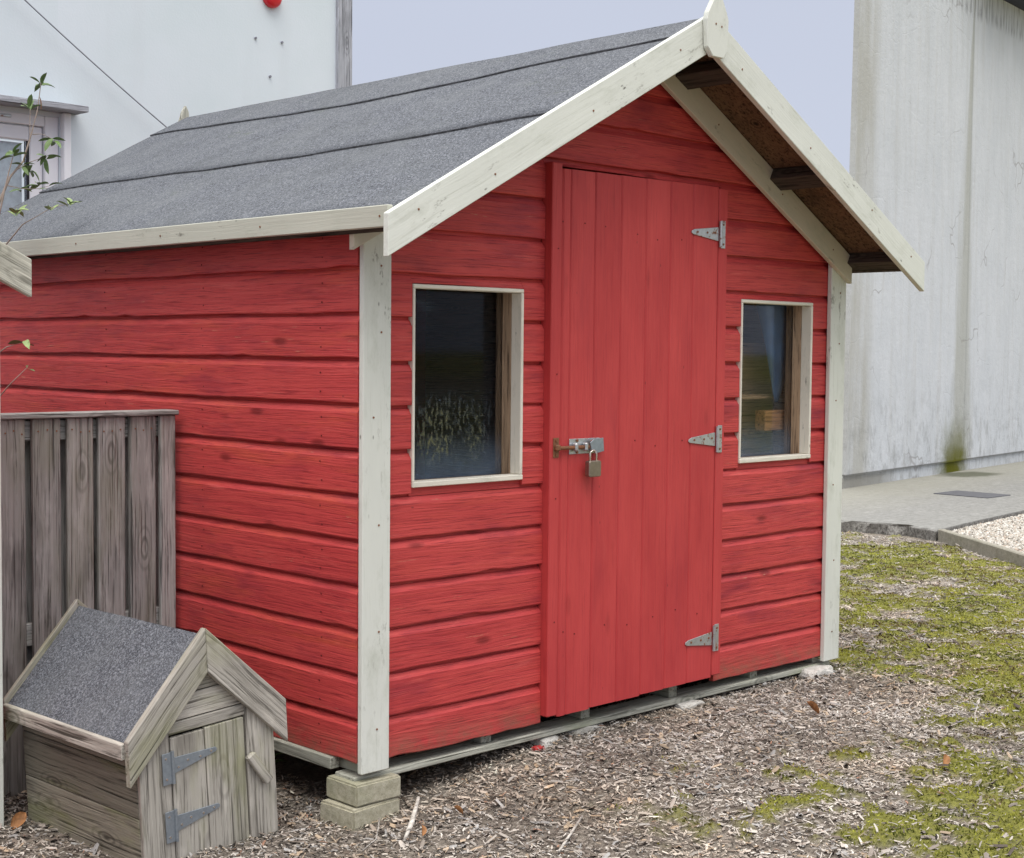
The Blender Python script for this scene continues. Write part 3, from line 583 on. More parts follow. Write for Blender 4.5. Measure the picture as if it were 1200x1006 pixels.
# door surround and door, 28 mm proud of the boards
box('door_jamb', (.757, .803), (-.030, .02), (.193, 1.972), MT['reddoor'], shed, 'z', .003); box('door_jamb', (1.612, 1.661), (-.030, .02), (.203, 1.958), MT['reddoor'], shed, 'z', .003)
door = box('door', (.815, 1.60), (-.004, .016), (.200, 1.950), MT['bare'], shed, 'z')
gx_ = [.806, .842, .958, 1.087, 1.213, 1.341, 1.466, 1.609]
for i in range(7):
    x0, x1 = gx_[i]+.0007, gx_[i+1]-.0007; zb = .188+.012*i/6+random.uniform(-.002, .002); cc_ = .0065
    prism('plank', [(x0, -.006, zb), (x0, -.029+cc_*.8, zb), (x0+cc_, -.029, zb), (x1-.003, -.029, zb), (x1, -.0275, zb), (x1, -.006, zb)], (0, 0, 1.955+.006*i/6-zb), (0, 0, 1), MT['reddoor'], door, 0)
def hinge(zc, parent, xk=1.610, bent=0):
    plate = prism('hinge', [(xk+.010, -.0335, zc-.049), (xk+.034, -.0335, zc-.049), (xk+.034, -.0335, zc+.049), (xk+.010, -.0335, zc+.049)], (0, .0025, 0), (0, 0, 1), MT['zinc'], parent, .0006)
    prism('strap', [(1.598, -.0335, zc-.024), (1.604, -.0335, zc-.024), (1.604, -.0335, zc+.024), (1.598, -.0335, zc+.024), (1.470, -.0335, zc+.010), (1.455, -.0335, zc+.004), (1.453, -.0335, zc-.003), (1.462, -.0335, zc-.008)], (0, .0025, 0), (1, 0, 0), MT['zinc'], plate, .0006)
    V, Fc = tube_mesh([([(1.612, -.037, zc-.046), (1.612, -.037, zc+.046)], .0055)], 8); mesh_obj('knuckle', V, Fc, MT['zinc'], plate)
    V, Fc = tube_mesh([([(x, -.0335, z), (x, -.0355, z)], .004) for x, z in ((1.632, zc+.035), (1.632, zc-.035), (1.585, zc+.004), (1.54, zc+.002), (1.485, zc+.001))], 8); mesh_obj('screw_head', V, Fc, MT['rust'], plate)['kind'] = 'stuff'
for zc in (1.795, 1.063, .341): hinge(zc, door)
# tower bolt, two rusty, two bright pieces
bp = box('bolt_keep', (.770, .796), (-.033, -.0305), (1.032, 1.096), MT['rust'], door, 'z', .001)
box('bolt_staple', (.772, .794), (-.046, -.033), (1.054, 1.074), MT['rust'], bp, 'z', .004)
bk = box('bolt_plate', (.846, .990), (-.0315, -.0292), (1.040, 1.090), MT['zinc'], door, 'x', .001)
V, Fc = tube_mesh([([(.775, -.040, 1.063), (.93, -.040, 1.062)], .0062)], 10); mesh_obj('bolt_rod', V, Fc, MT['rust'], bk, smooth=True)
for x in (.858, .905): box('bolt_strap', (x, x+.014), (-.050, -.0315), (1.050, 1.077), MT['zinc'], bk, 'z', .004)
prism('hasp', [(.928, -.0475, 1.076), (.946, -.0475, 1.088), (.992, -.0475, 1.090), (.996, -.0475, 1.046), (.958, -.0475, 1.040), (.935, -.0475, 1.052)], (0, .004, 0), (1, 0, 0), MT['zincblue'], bk, .001)
box('hasp_block', (.942, .990), (-.0435, -.0315), (1.046, 1.084), MT['zinc'], bk, 'x', .002)
V, Fc = tube_mesh([([(x, -.030, z), (x, -.036, z)], .0045) for x, z in ((.783, 1.087), (.783, 1.041), (.88, 1.084), (.88, 1.046))], 8); mesh_obj('screw_head', V, Fc, MT['rust'], bk)['kind'] = 'stuff'
pl = thing('padlock', 'small dull metal padlock hanging from the bolt on the red door', 'padlock', (.932, -.052, .968))
prism('body', [(.903, -.068, .969), (.907, -.068, .965), (.957, -.068, .965), (.961, -.068, .969), (.961, -.068, 1.014), (.957, -.068, 1.018), (.907, -.068, 1.018), (.903, -.068, 1.014)], (0, .021, 0), (1, 0, 0), MT['brass'], pl, .0025)
sp_ = [(.917, -.057, 1.010), (.917, -.057, 1.034)]+[(.9325-.0155*math.cos(t), -.057, 1.036+.0155*math.sin(t)) for t in np.linspace(.2, math.pi-.2, 8)]+[(.948, -.057, 1.034), (.948, -.057, 1.010)]
V, Fc = tube_mesh([(sp_, .0036)], 8); mesh_obj('shackle', V, Fc, MT['shackle'], pl, smooth=True)
# windows
def window(xr, zr, pane, shedp=shed):
    x0, x1 = xr[0]+.001, xr[1]-.001; z0, z1 = zr; t = .012
    fr = box('window', (x0, x1), (-.006, .042), (z0, z0+.016), MT['cream'], shedp, 'x', .002)
    box('frame', (x0, x1), (-.004, .042), (z1-t, z1), MT['cream'], fr, 'x', .002); box('frame', (x0, x0+t*.8), (-.004, .042), (z0+.0165, z1-t-.0005), MT['cream'], fr, 'z', .002); box('frame', (x1-t, x1), (-.004, .042), (z0+.0165, z1-t-.0005), MT['cream'], fr, 'z', .002)
    box('pane', (x0+.006, x1-.006), (.0825, .0855), (z0+.004, z1-.004), pane, fr, 'x', 0)
    for xa, xb in ((x0-.038, x0+.008), (x1-.0125, x1+.030)):
        box('stud', (xa, xb), (.0425, .082), (z0-.03, z1+.03), MT['stud'], fr, 'z'); box('stud', (xa-.01, xb-.006) if xa < x0 else (x1-.004, x1+.04), (.086, .12), (z0-.03, z1+.03), MT['bare'], fr, 'z')
    box('stud', (x0+.009, x1-.013), (.0425, .082), (z0-.035, z0+.013), MT['stud'], fr, 'x'); box('stud', (x0+.009, x1-.013), (.0425, .082), (z1-.010, z1+.03), MT['stud'], fr, 'x')
window(WLx, WLz, MT['panescr']); window(WRx, WRz, MT['pane'])
# roof
nrmL = Vector((-K, 0, 1)).normalized(); cs = math.cos(math.atan(K))
def rp(s, y, h, side=-1):       # point on the roof: s down the slope from the ridge, h above the deck
    return Vector((RC+side*(s*cs), y, 2.447-s*math.sin(math.atan(K)))) + Vector((side*math.sin(math.atan(K)), 0, cs))*h
for side in (-1, 1):
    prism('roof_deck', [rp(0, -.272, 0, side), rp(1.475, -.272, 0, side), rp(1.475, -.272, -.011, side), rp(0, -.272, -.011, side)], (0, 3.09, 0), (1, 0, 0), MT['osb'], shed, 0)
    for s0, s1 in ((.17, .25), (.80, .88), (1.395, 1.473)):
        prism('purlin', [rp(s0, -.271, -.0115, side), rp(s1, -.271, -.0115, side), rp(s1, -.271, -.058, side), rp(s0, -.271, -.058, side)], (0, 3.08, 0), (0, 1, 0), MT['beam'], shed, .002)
lap = {-1: [lambda y: .185+.10*math.exp(-((y-1.3)/.9)**2)+.03*(y/2.8), lambda y: .80+.06*math.exp(-((y-.9)/1.0)**2)+.02*y]}
lap[1] = lap[-1]
def strip(side, f0, f1, h, hv=.0):
    ny_, ns = 62, 9; rr = random.Random(int(h*1e4)+side); V, Fc, fm = [], [], []
    wob = [rr.uniform(-.0015, .0015) for _ in range(ny_+1)]; ph = rr.uniform(0, 9)
    for i in range(ny_+1):
        y = -.275+3.10*i/ny_
        for j in range(ns+1):
            t = j/ns; s = f0(y)*(1-t)+f1(y)*t + (wob[i]+.0025*math.sin(y*11+ph) if j == ns else 0)
            hh = h+.0030*(mnoise.noise(Vector((y*2.6, s*2.6, h*30+side)))) + (.0012*abs(math.sin(y*9+ph))+.001 if j == ns else 0)
            V.append(rp(max(s, 0), y, hh, side))
        s = f1(y)+wob[i]+.0025*math.sin(y*11+ph); V.append(rp(s+.0005, y, h-.0045, side))
    k = ns+2
    for i in range(ny_):
        for j in range(k-1): Fc.append((i*k+j, (i+1)*k+j, (i+1)*k+j+1, i*k+j+1)); fm.append(1 if j == k-2 else 0)
    o = mesh_obj('felt_strip', V, Fc, [MT['felt'], MT['bitumen']], shed, fm=fm); o.data.polygons.foreach_set('use_smooth', [f == 0 for f in fm])
    bm = bmesh.new(); bm.from_mesh(o.data); bmesh.ops.recalc_face_normals(bm, faces=bm.faces); bm.to_mesh(o.data); bm.free()
for side in (-1, 1):
    l0, l1 = lap[side]
    strip(side, lambda y: 0, l0, .0135); strip(side, lambda y: l0(y)-.06, l1, .0090); strip(side, lambda y: l1(y)-.06, lambda y: 1.474, .0048)
# eaves boards
box('fascia', (-.118, -.0995), (-.273, 2.82), (1.699, 1.757), MT['fasciap'], shed, 'y', .002); box('fascia', (2.530, 2.548), (-.273, 2.82), (1.699, 1.757), MT['fasciap'], shed, 'y', .002)
# barge boards
for y, th, dz in ((-.297, .022, 0), (2.828, .022, -.034)):
    prism('barge_board', [(-.135, y, 1.618+dz), (-.135, y, 1.733+dz), (RC, y, 2.470+dz), (RC, y, 2.348+dz)], (0, th, 0), (1, 0, K), MT['white'] if dz == 0 else MT['greybarge'], shed, .002)
    prism('barge_board', [(2.565, y, 1.618+dz), (2.565, y, 1.733+dz), (RC, y, 2.470+dz), (RC, y, 2.348+dz)], (0, th, 0), (1, 0, -K), MT['white'] if dz == 0 else MT['greybarge'], shed, .002)
for y, dz, mf in ((-.3185, 0, 'white'), (2.8515, -.055, 'greybarge')):
    pts_ = [(1.192, y, 2.325), (1.247, y, 2.325), (1.268, y, 2.348), (1.273, y, 2.45), (1.262, y, 2.475), (1.240, y, 2.515), (1.238, y, 2.545), (1.222, y, 2.575), (1.204, y, 2.545), (1.192, y, 2.505), (1.165, y, 2.462), (1.160, y, 2.44), (1.166, y, 2.352)]
    prism('finial', [(a_, b_, c_+dz) for a_, b_, c_ in pts_], (0, .020, 0), (0, 0, 1), MT[mf], shed, .0025)
y = -.0435
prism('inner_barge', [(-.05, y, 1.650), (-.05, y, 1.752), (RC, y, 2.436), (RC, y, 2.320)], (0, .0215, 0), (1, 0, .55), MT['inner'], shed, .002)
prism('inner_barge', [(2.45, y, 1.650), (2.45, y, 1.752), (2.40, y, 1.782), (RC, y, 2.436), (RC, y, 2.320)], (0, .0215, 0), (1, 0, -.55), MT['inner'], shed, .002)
# floor and bearers
box('floor', (.02, 2.43), (.05, 2.5), (.186, .202), MT['bare'], shed, 'y', 0)
sl = box('bearer', (.0, 2.43), (.008, .10), (.116, .137), MT['sleeper'], shed, 'x', .003)
for x in (.06, .545, 1.005, 1.466, 1.947, 2.36): box('joist', (x-.022, x+.022), (.03, 2.48), (.1375, .185), MT['sleeper'], shed, 'y', .002)
box('bearer', (-.012, .022), (.105, 2.5), (.143, .179), MT['sleeper'], shed, 'y', .003); box('bearer', (0, 2.43), (1.2, 1.3), (.105, .137), MT['sleeper'], shed, 'x', .003); box('bearer', (0, 2.43), (2.38, 2.48), (.105, .137), MT['sleeper'], shed, 'x', .003)
# nails, one joined piece per board family
def nails(pts, par, mat='rust', r=.0032):
    V, Fc = tube_mesh([([Vector(a), Vector(a)+Vector(b)*.0016], r) for a, b in pts], 7); o = mesh_obj('nail', V, Fc, MT[mat], par); o['kind'] = 'stuff'
rr = random.Random(5); P = []
for xp in (.055, 2.394): P += [((xp+rr.uniform(-.015, .015), -.0215, z+rr.uniform(-.01, .01)), (0, -1, 0)) for z in (.27, .55, .86, 1.18, 1.42, 1.62)]
for s in (-1, 1):
    for t in (.12, .42, .72, .93): P += [((RC+s*1.34*t, -.297, 2.41-.727*t+rr.uniform(-.02, .02)), (0, -1, 0))]
    for t in (.3, .62, .9): P += [((RC+s*1.22*t, -.0435, 2.378-.667*t), (0, -1, 0))]
P += [((1.205, -.3185, 2.43), (0, -1, 0)), ((1.235, -.3185, 2.425), (0, -1, 0))]
for yy in (.0, .55, 1.1, 1.65): P.append(((-.118, yy-.24, 1.728), (-1, 0, 0)))
nails(P, shed)
P = []
for r in range(12):
    for yy in (.17, .80, 1.42):
        P += [((0, yy+rr.uniform(-.006, .006), .18+r*RP+.03), (-1, 0, 0)), ((0, yy+rr.uniform(-.006, .006), .18+r*RP+.085), (-1, 0, 0))]
for i in range(7):
    for z in (.45, 1.06, 1.77): P += [(((gx_[i]+gx_[i+1])/2+rr.uniform(-.02, .02), -.029, z+rr.uniform(-.02, .02)), (0, -1, 0))]
for z in (.5, .9, 1.3, 1.7): P.append(((.785, -.030, z), (0, -1, 0)))
MT['nailred'] = flat('painted nail', (.12, .015, .015)); nails(P, shed, 'nailred', .0024)
# inside the shed, seen through the right window
box('wall_shelf', (1.80, 2.425), (.19, .222), (1.192, 1.210), MT['bare'], None, 'x', .002); tag(bpy.data.objects['wall_shelf'], 'thin wooden rail inside the shed crossing behind the right window', 'rail')
box('timber_offcut', (2.135, 2.30), (.135, .185), (1.068, 1.148), MT['block'], None, 'x', .003); tag(bpy.data.objects['timber_offcut'], 'orange brown timber block inside the shed low behind the right window', 'timber')
box('wooden_sheet', (1.80, 2.424), (.300, .312), (.92, 1.415), MT['bare'], None, 'x', .002); tag(bpy.data.objects['wooden_sheet'], 'dim brown wooden sheet standing inside the shed behind the right window', 'board')
V, Fc = [], []; nn_ = 14
for i in range(13):
    t = i/12; z = 1.60-.42*t; wdt = .145*(1-t)**.9+.010; cy = .215+.0*t
    for j in range(nn_): a = 2*math.pi*j/nn_; rj = wdt*(1+.22*math.cos(5*a+t*2)); V.append((2.262-.02*t+rj*math.cos(a), .160+min(.022, rj*.2)*math.sin(a)+.006*math.cos(7*a+t*2)*(1-t), z))
for i in range(12):
    for j in range(nn_): Fc.append((i*nn_+j, i*nn_+(j+1) % nn_, (i+1)*nn_+(j+1) % nn_, (i+1)*nn_+j))
Fc.append(tuple(range(12*nn_, 13*nn_))); Fc.append(tuple(range(nn_))[::-1])
tag(mesh_obj('folded_parasol', V, Fc, MT['blue'], smooth=True), 'folded blue fabric hanging point down inside the shed by the right window', 'parasol')

# ---------------------------------------------------------------- paver blocks and stones under the shed
def rounded_block(name, c, sz, rotz, mat, r=.009, seed=1, jit=.0012):
    bm = bmesh.new(); bmesh.ops.create_cube(bm, size=1); 
    for v in bm.verts: v.co = Vector((v.co.x*sz[0], v.co.y*sz[1], v.co.z*sz[2]))
    bmesh.ops.bevel(bm, geom=list(bm.edges), offset=r, segments=2, affect='EDGES'); bmesh.ops.subdivide_edges(bm, edges=[e for e in bm.edges if e.calc_length() > .03], cuts=3, use_grid_fill=True)
    for v in bm.verts: v.co += Vector(mnoise.noise_vector(v.co*45+Vector((seed*9, 0, 0))))*jit*1.6
    me = bpy.data.meshes.new(name); bm.to_mesh(me); bm.free(); me.materials.append(mat)
    mw = Matrix.Translation(c) @ Matrix.Rotation(rotz, 4, 'Z'); return link(bpy.data.objects.new(name, me), None, mw)
tag(rounded_block('paver_block', (.060, .040, .0945), (.168, .145, .063), .0, MT['paver'], r=.005, seed=1, jit=.0007), 'upper tan concrete block directly under the near shed corner post', 'block', 'blocks propping the shed corner')
tag(rounded_block('paver_block', (.046, .038, .024), (.185, .150, .072), .06, MT['paver'], r=.006, seed=2, jit=.0009), 'lower tan concrete block half sunk in the mulch under the near shed corner', 'block', 'blocks propping the shed corner')
def rock(name, c, sz, seed, mat, label, cat, group=None):
    bm = bmesh.new(); bmesh.ops.create_icosphere(bm, subdivisions=3, radius=1)
    for v in bm.verts:
        n_ = mnoise.noise(v.co*1.3+Vector((seed*5, 0, 0)))*.35+mnoise.noise(v.co*3.5+Vector((0, seed*5, 0)))*.14; p = v.co*(1+n_)
        p = Vector([max(-.78, min(.78, q)) for q in p]); v.co = Vector((p.x*sz[0], p.y*sz[1], p.z*sz[2]))
    me = bpy.data.meshes.new(name); bm.to_mesh(me); bm.free(); me.materials.append(mat)
    o = link(bpy.data.objects.new(name, me), None, Matrix.Translation(c)); tag(o, label, cat, group); return o
rock('stone', (2.30, -.015, .105), (.105, .055, .036), 1, MT['rock'], 'pale rough stone wedged under the far right corner post', 'stone')
rock('stone', (.82, .03, .09), (.06, .05, .028), 2, MT['rock'], 'small white stone under the shed just left of the door', 'stone', 'stones along the shed foot')
rock('stone', (1.0, .045, .098), (.11, .05, .024), 3, MT['rock'], 'flat pale stone slab under the shed below the door', 'stone', 'stones along the shed foot')
rock('stone', (1.52, .0, .105), (.07, .04, .016), 4, MT['rock'], 'pale flat stone in the mulch below the door hinge side', 'stone', 'stones along the shed foot')
rock('stone', (6.1, 2.4, .125), (.06, .04, .02), 5, MT['rock'], 'small white stone lying below the edge of the concrete path', 'stone')
rock('scrap', (.745, .0, .082), (.028, .02, .018), 6, MT['redstone'], 'small red lump under the shed left of the door', 'scrap')

# ---------------------------------------------------------------- slatted fence panel
FY = .925
fen = thing('fence_panel', 'weathered grey slatted wooden fence panel standing between kennel and red shed', 'fence', (-.4, FY, 0))
for x0, x1 in ((-.080, -.023), (-.191, -.098), (-.302, -.210), (-.410, -.319), (-.522, -.430), (-.629, -.546), (-.74, -.645), (-.85, -.755)):
    rr = random.Random(int(x0*1000)); top_ = 1.152; prism('slat', [(x0, FY, .0), (x1, FY, .0), (x1+rr.uniform(-.002, .002), FY, top_), (x0+rr.uniform(-.002, .002), FY, top_)], (0, .018+rr.uniform(-.002, .002), 0), (0, 0, 1), MT['fence'], fen, .003)
box('rail', (-.86, -.030), (FY+.0205, FY+.05), (1.083, 1.145), MT['fence'], fen, 'x', .003); box('rail', (-.86, -.030), (FY+.0205, FY+.05), (.45, .52), MT['fence'], fen, 'x', .003)
for xg in (-.089, -.1995, -.3095, -.419, -.5335, -.637, -.75):  # slats added behind the gaps so that the gaps stay dark
    prism('gap_backing_slat', [(xg-.047, FY+.052, 0), (xg+.040, FY+.052, 0), (xg+.040, FY+.052, 1.15), (xg-.047, FY+.052, 1.15)], (0, .016, 0), (0, 0, 1), MT['fence'], fen, .002)
box('capping', (-.86, -.018), (FY-.014, FY+.070), (1.153, 1.169), MT['fence'], fen, 'x', .003)
P = []
for x0, x1 in ((-.192, -.096), (-.304, -.207), (-.413, -.315), (-.526, -.425), (-.629, -.541)):
    for t in (.2, .5, .8): P.append(((x0+(x1-x0)*t, FY-.0005, 1.112+random.uniform(-.006, .006)), (0, -1, 0)))
nails(P, fen, 'rust', .0026)

# ---------------------------------------------------------------- small kennel
yw, tx, ty = .034, -.004, -.061
RK = Matrix.Rotation(yw, 3, 'Z') @ Matrix.Rotation(ty, 3, 'Y') @ Matrix.Rotation(tx, 3, 'X')
ken = thing('kennel', 'little grey wooden kennel with felt roof and strap hinged door beside the red shed', 'kennel', (-.422, .099, 0), RK)
KP = Matrix.Translation((-.422, .099, 0)) @ RK.to_4x4()
hw_ = .215; D2 = .60; kl = MT['kennel']; ks = MT['kennelside']
def kb(name, xr, yr, zr, mat=kl, par=ken, axis='x', bevel=.002): return box(name, xr, yr, zr, mat, par, axis, bevel, KP)
def kpz(name, pts, th, xd, mat=kl, par=ken, bevel=.002): return prism(name, pts, th, xd, mat, par, bevel, KP)
for z0, z1 in ((-.03, .147), (.150, .279), (.282, .375)):
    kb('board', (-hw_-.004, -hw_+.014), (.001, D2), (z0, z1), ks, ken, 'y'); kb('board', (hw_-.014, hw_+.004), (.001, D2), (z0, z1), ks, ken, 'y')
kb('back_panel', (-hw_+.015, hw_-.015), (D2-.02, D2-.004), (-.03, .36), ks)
kb('corner_strip', (-.2185, -.157), (-.016, .0), (-.04, .36), kl, ken, 'z'); kb('corner_strip', (-.155, -.122), (-.013, .003), (-.04, .36), kl, ken, 'z')
kd = kb('door', (-.118, -.0115), (-.012, .004), (-.005, .345), kl, ken, 'z'); kb('plank', (-.0085, .119), (-.012, .004), (-.007, .348), kl, kd, 'z'); kb('brace', (-.1, .11), (.0045, .018), (.06, .10), kl, kd)
kb('plank', (.1245, .2185), (-.013, .003), (-.02, .39), kl, ken, 'z')
kb('lintel', (-.20, .20), (-.009, .004), (.352, .383), kl)
for a, b in ((.386, .452), (.455, .53), (.533, .60)):
    x = lambda z: max(.01, (.612-z)/.99-.012)
    kpz('board', [(-min(.21, x(a)), -.006, a), (min(.21, x(a)), -.006, a), (min(.21, x(b)), -.006, b), (-min(.21, x(b)), -.006, b)], (0, .012, 0), (1, 0, 0))
def kh(zc):
    pt = kpz('hinge', [(-.151, -.0195, zc-.045), (-.124, -.0195, zc-.045), (-.124, -.0195, zc+.040), (-.151, -.0195, zc+.040)], (0, .0022, 0), (0, 0, 1), MT['zincblue'], kd, .0005)
    kpz('strap', [(-.116, -.0155, zc-.022), (-.113, -.0155, zc+.022), (.020, -.0155, zc+.019), (.026, -.0155, zc+.012), (.020, -.0155, zc+.006)], (0, .0022, 0), (1, 0, 0), MT['zincblue'], pt, .0005)
    V, Fc = tube_mesh([([KP @ Vector((-.1195, -.020, zc-.046)), KP @ Vector((-.1195, -.020, zc+.042))], .005)], 8); mesh_obj('knuckle', V, Fc, MT['zincblue'], pt)
    V, Fc = tube_mesh([([KP @ Vector((x, -.0185 if x < -.12 else -.0150, z)), KP @ Vector((x, -.0215 if x < -.12 else -.0175, z))], .0032) for x, z in ((-.14, zc+.026), (-.14, zc-.03), (-.100, zc-.006), (-.07, zc+.006), (-.03, zc+.006), (.005, zc+.012))], 7); mesh_obj('screw_head', V, Fc, MT['shackle'], pt)['kind'] = 'stuff'
kh(.270); kh(.112)
kpz('latch', [(.112, -.034, .235), (.137, -.034, .248), (.196, -.034, .158), (.172, -.034, .145)], (0, .018, 0), (.06, 0, -.09), kl, ken, .003)
# kennel roof
sl45 = Vector((.255, 0, -.253)); 
for side in (-1, 1):
    kpz('roof_deck', [(0, -.006, .598), (side*.242, -.006, .358), (side*.242, -.006, .348), (0, -.006, .588)], (0, .632, 0), (0, 1, 0), ks, ken, 0)
    V = []; Fc = []; nn_ = 10
    for i in range(nn_+1):
        y = -.0045+.629*i/nn_
        for j in range(7):
            t = j/6; V.append(KP @ Vector((side*.245*t, y, .6035-.243*t+.0015*mnoise.noise(Vector((y*7, t*3, side))))))
        V.append(KP @ Vector((side*.247, y, .353)))
    for i in range(nn_):
        for j in range(7): Fc.append((i*8+j, (i+1)*8+j, (i+1)*8+j+1, i*8+j+1))
    mesh_obj('felt_strip', V, Fc, MT['felt'], ken)
    for y, th in ((-.030, .022), (.628, .014)):
        kpz('barge_board', [(side*.255, y, .248), (side*.255, y, .370), (side*.0004, y, .623), (side*.0004, y, .501)], (0, th, 0), (side, 0, -.99), kl)
    kpz('eave_board', [(side*.2485, -.006, .322), (side*.2485, -.006, .364), (side*.262, -.006, .361), (side*.262, -.006, .319)], (0, .633, 0), (0, 1, 0), kl)

# ---------------------------------------------------------------- neighbouring shed, just its right edge is in the picture
nb = thing('neighbour_shed', 'second shed at the left edge showing only its pale barge tip and corner post', 'shed', (-1.8, 1.6, 0))
box('corner_post', (-.855, -.752), (.655, .675), (-.02, 1.56), MT['white'], nb, 'z', .0025)
prism('barge_board', [(-.733, .50, 1.507), (-.733, .50, 1.610), (-1.85, .50, 2.165), (-1.85, .50, 2.062)], (0, .022, 0), (1, 0, -.497), MT['greybarge'], nb, .002)
prism('barge_board', [(-2.967, .50, 1.507), (-2.967, .50, 1.610), (-1.85, .50, 2.165), (-1.85, .50, 2.062)], (0, .022, 0), (1, 0, .497), MT['greybarge'], nb, .002)
prism('roof_slope', [(-.745, .523, 1.60), (-.745, .523, 1.588), (-1.85, .523, 2.14), (-1.85, .523, 2.152)], (0, 2.2, 0), (1, 0, -.5), MT['felt'], nb, 0); prism('roof_slope', [(-2.955, .523, 1.60), (-2.955, .523, 1.588), (-1.85, .523, 2.14), (-1.85, .523, 2.152)], (0, 2.2, 0), (1, 0, .5), MT['felt'], nb, 0)
for r in range(11): 
    box('board', (-2.9, -.76), (.677, .695), (.06+r*RP, .06+r*RP+.127), MT['red'], nb, 'x', .003)
    box('board', (-.772, -.754), (.70, 2.6), (.06+r*RP, .06+r*RP+.127), MT['red'], nb, 'y', .003)

# ---------------------------------------------------------------- slender sapling behind the fence
def leaf_mesh(L_, Wd, fold=.25, curl=.2):
    V = []; Fc = []
    for i in range(6):
        t = i/5; wv = Wd*math.sin(math.pi*min(1, t*.93+.04))**.8*(.5 if t in (0,) else 1); 
        if i == 5: wv = .0003
        for s in (-1, 0, 1): V.append((t*L_, s*wv/2, abs(s)*wv*fold-curl*L_*t*t))
    for i in range(5):
        for j in range(2): Fc.append((i*3+j, i*3+j+1, (i+1)*3+j+1, (i+1)*3+j))
    return V, Fc
sap = thing('sapling', 'slender leafy sapling rising behind the fence past the left end of the shed roof', 'shrub', (-.42, 1.72, 0))
Y = 1.70
st_ = [([(-.42, Y, 0), (-.38, Y, .7), (-.33, Y, 1.4), (-.265, Y, 1.86), (-.215, Y, 1.97), (-.165, Y, 2.03), (-.125, Y+.02, 2.13), (-.10, Y+.02, 2.22), (-.086, Y+.02, 2.318)], [.012, .010, .008, .0055, .0042, .0034, .0026, .002, .0014]),
 ([(-.30, Y, 1.65), (-.262, Y-.03, 1.87), (-.235, Y-.03, 1.98), (-.215, Y-.03, 2.05)], [.004, .0032, .0022, .0015]),
 ([(-.215, Y, 1.97), (-.19, Y+.03, 1.99), (-.13, Y+.04, 2.03), (-.06, Y+.03, 2.06)], [.002, .0016, .0013, .001]),
 ([(-.165, Y, 2.03), (-.15, Y-.02, 2.10), (-.148, Y-.02, 2.215)], [.002, .0015, .001]),
 ([(-.125, Y+.02, 2.13), (-.09, Y+.01, 2.135), (-.055, Y, 2.12)], [.0016, .0012, .001]),
 ([(-.30, Y, 1.65), (-.20, Y-.06, 1.80), (-.10, Y-.08, 1.865), (-.03, Y-.08, 1.885)], [.003, .0022, .0014, .001]),
 ([(-.235, Y, 1.94), (-.18, Y-.02, 1.93), (-.12, Y-.02, 1.935), (-.07, Y, 1.95)], [.0016, .0012, .001, .0008]),
 ([(-.335, Y, 1.30), (-.28, Y-.1, 1.37), (-.235, Y-.14, 1.388)], [.003, .002, .001]), ([(-.345, Y, 1.1), (-.27, Y-.1, 1.24), (-.225, Y-.14, 1.30)], [.003, .002, .001])]
V, Fc = tube_mesh(st_, 6); mesh_obj('stem', V, Fc, MT['twig'], sap, smooth=True)
lf = None; rr = random.Random(4)
def leaf(p, az, el, L_, mat='leaf', wd=.36):
    V, Fc = leaf_mesh(L_, L_*wd, rr.uniform(.1, .4), rr.uniform(.05, .45)); mw = Matrix.Translation(p) @ Matrix.Rotation(az, 4, 'Z') @ Matrix.Rotation(-el, 4, 'Y') @ Matrix.Rotation(rr.uniform(-.6, .6), 4, 'X')
    mesh_obj('leaf', V, Fc, MT[mat], sap, mw, smooth=True)
def cluster(p, n, L_=.045, el=(-.2, .8), mat='leaf'):
    a0 = rr.uniform(0, 6)
    for i in range(n): leaf(Vector(p)+Vector((rr.uniform(-.004, .004), rr.uniform(-.004, .004), rr.uniform(-.012, .004))), a0+i*2.4, rr.uniform(*el), L_*rr.uniform(.9, 1.35), mat)
cluster((-.086, Y+.02, 2.318), 6, .045, (-.1, 1.3)); cluster((-.148, Y-.02, 2.215), 5, .042, (-.2, 1.2)); cluster((-.06, Y+.03, 2.06), 6, .046, (-1.0, .3)); cluster((-.055, Y, 2.12), 5, .046, (-1.1, .3))
cluster((-.215, Y-.03, 2.05), 6, .046, (-.2, 1.0)); cluster((-.165, Y, 2.02), 5, .04, (-.8, .6)); cluster((-.135, Y+.01, 2.0), 6, .042, (-.8, .5)); cluster((-.12, Y-.02, 1.955), 4, .04, (-.8, .4)); cluster((-.07, Y, 1.95), 2, .036, (0, .8))
cluster((-.03, Y-.08, 1.885), 6, .045, (-.1, .8), 'leafpale'); cluster((-.22, Y-.05, 1.84), 7, .045, (-.2, .9), 'leafpale'); cluster((-.10, Y-.08, 1.865), 3, .04, (0, .8), 'leafpale'); cluster((-.18, Y, 1.93), 3, .035)
cluster((-.235, Y-.14, 1.388), 3, .05, (-.2, .4), 'leafpale'); cluster((-.225, Y-.14, 1.30), 2, .03, (-.2, .6)); leaf(Vector((-.092, Y+.02, 2.27)), .2, -1.3, .05, 'dead', .3)
# little weed under the shed
wd2 = thing('weed', 'small dark green leafy weed growing in the shade under the near shed corner', 'plant', (.10, .55, .0))
V, Fc = tube_mesh([([(.10, .55, 0), (.10, .545, .05), (.095, .54, .085)], .0015)], 5); mesh_obj('stem', V, Fc, MT['leaf'], wd2); sap_ = sap; sap = wd2
for i in range(7): leaf(Vector((.095, .54, .05+.005*i)), i*2.4, .3, .05, 'leaf', .3)
sap = sap_

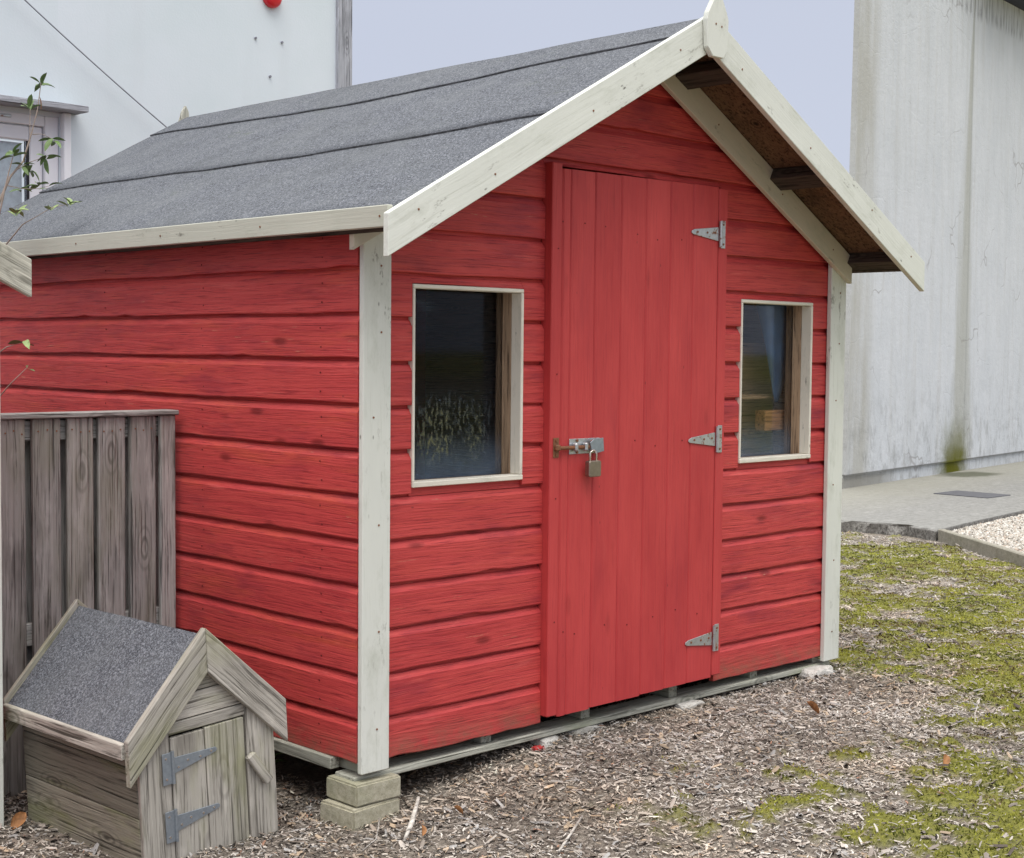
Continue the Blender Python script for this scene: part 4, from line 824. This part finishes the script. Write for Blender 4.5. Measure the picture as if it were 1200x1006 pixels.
# ---------------------------------------------------------------- sticks, dead leaves, twigs
zh_ = lambda x, y: float(gh(x, y))
V, Fc = tube_mesh([([(-.040, -.262, .028), (.04, -.20, .045), (.105, -.155, .095)], [.0035, .0085, .0045])], 7); tag(mesh_obj('stick', V, Fc, MT['stick'], smooth=True), 'pale bleached flat stick leaning in the mulch right of the blocks', 'stick')
V, Fc = tube_mesh([([(-.16, -.23, .02), (-.12, -.24, .045), (-.08, -.20, .06), (-.02, -.13, .055)], .0022)]); tag(mesh_obj('twig', V, Fc, MT['stick'], smooth=True), 'thin curved pale twig on the mulch in front of the blocks', 'twig')
V, Fc = tube_mesh([([(.20, -.62, zh_(.2, -.62)+.012), (.30, -.57, zh_(.3, -.57)+.02), (.42, -.50, zh_(.42, -.5)+.012)], .0038)]); tag(mesh_obj('stick', V, Fc, MT['stick'], smooth=True), 'pale straight stick lying flat on the mulch near the bottom edge', 'stick')
V, Fc = tube_mesh([([(2.02, -.85, .10), (2.07, -.82, .13), (2.14, -.80, .175)], .0016), ([(2.02, -.85, .10), (1.99, -.80, .15), (2.0, -.79, .17)], .0016)]); tag(mesh_obj('twig', V, Fc, MT['stick'], smooth=True), 'forked dry stalk standing up from the moss right of the shed', 'twig')
def dead(p, az, L_, label):
    V, Fc = leaf_mesh(L_, L_*.6, .5, -.25); mw = Matrix.Translation(p) @ Matrix.Rotation(az, 4, 'Z') @ Matrix.Rotation(-.5, 4, 'Y') @ Matrix.Rotation(.7, 4, 'X'); tag(mesh_obj('dead_leaf', V, Fc, MT['dead'], None, mw, smooth=True), label, 'leaf')
dead(Vector((-.75, .62, .004)), .3, .06, 'curled orange dead leaf beside the kennel at the left edge')
dead(Vector((.02, -.27, .03)), 1.1, .035, 'small orange leaf scrap in front of the paver blocks'); dead(Vector((.20, -.24, .045)), 2.4, .035, 'small orange leaf scrap right of the bleached stick')
dead(Vector((1.72, -.42, .115)), 2.0, .06, 'brown curled leaf on the mulch below the far corner post'); dead(Vector((1.45, -1.05, .115)), .5, .045, 'tan dead leaf lying on the moss at lower right')
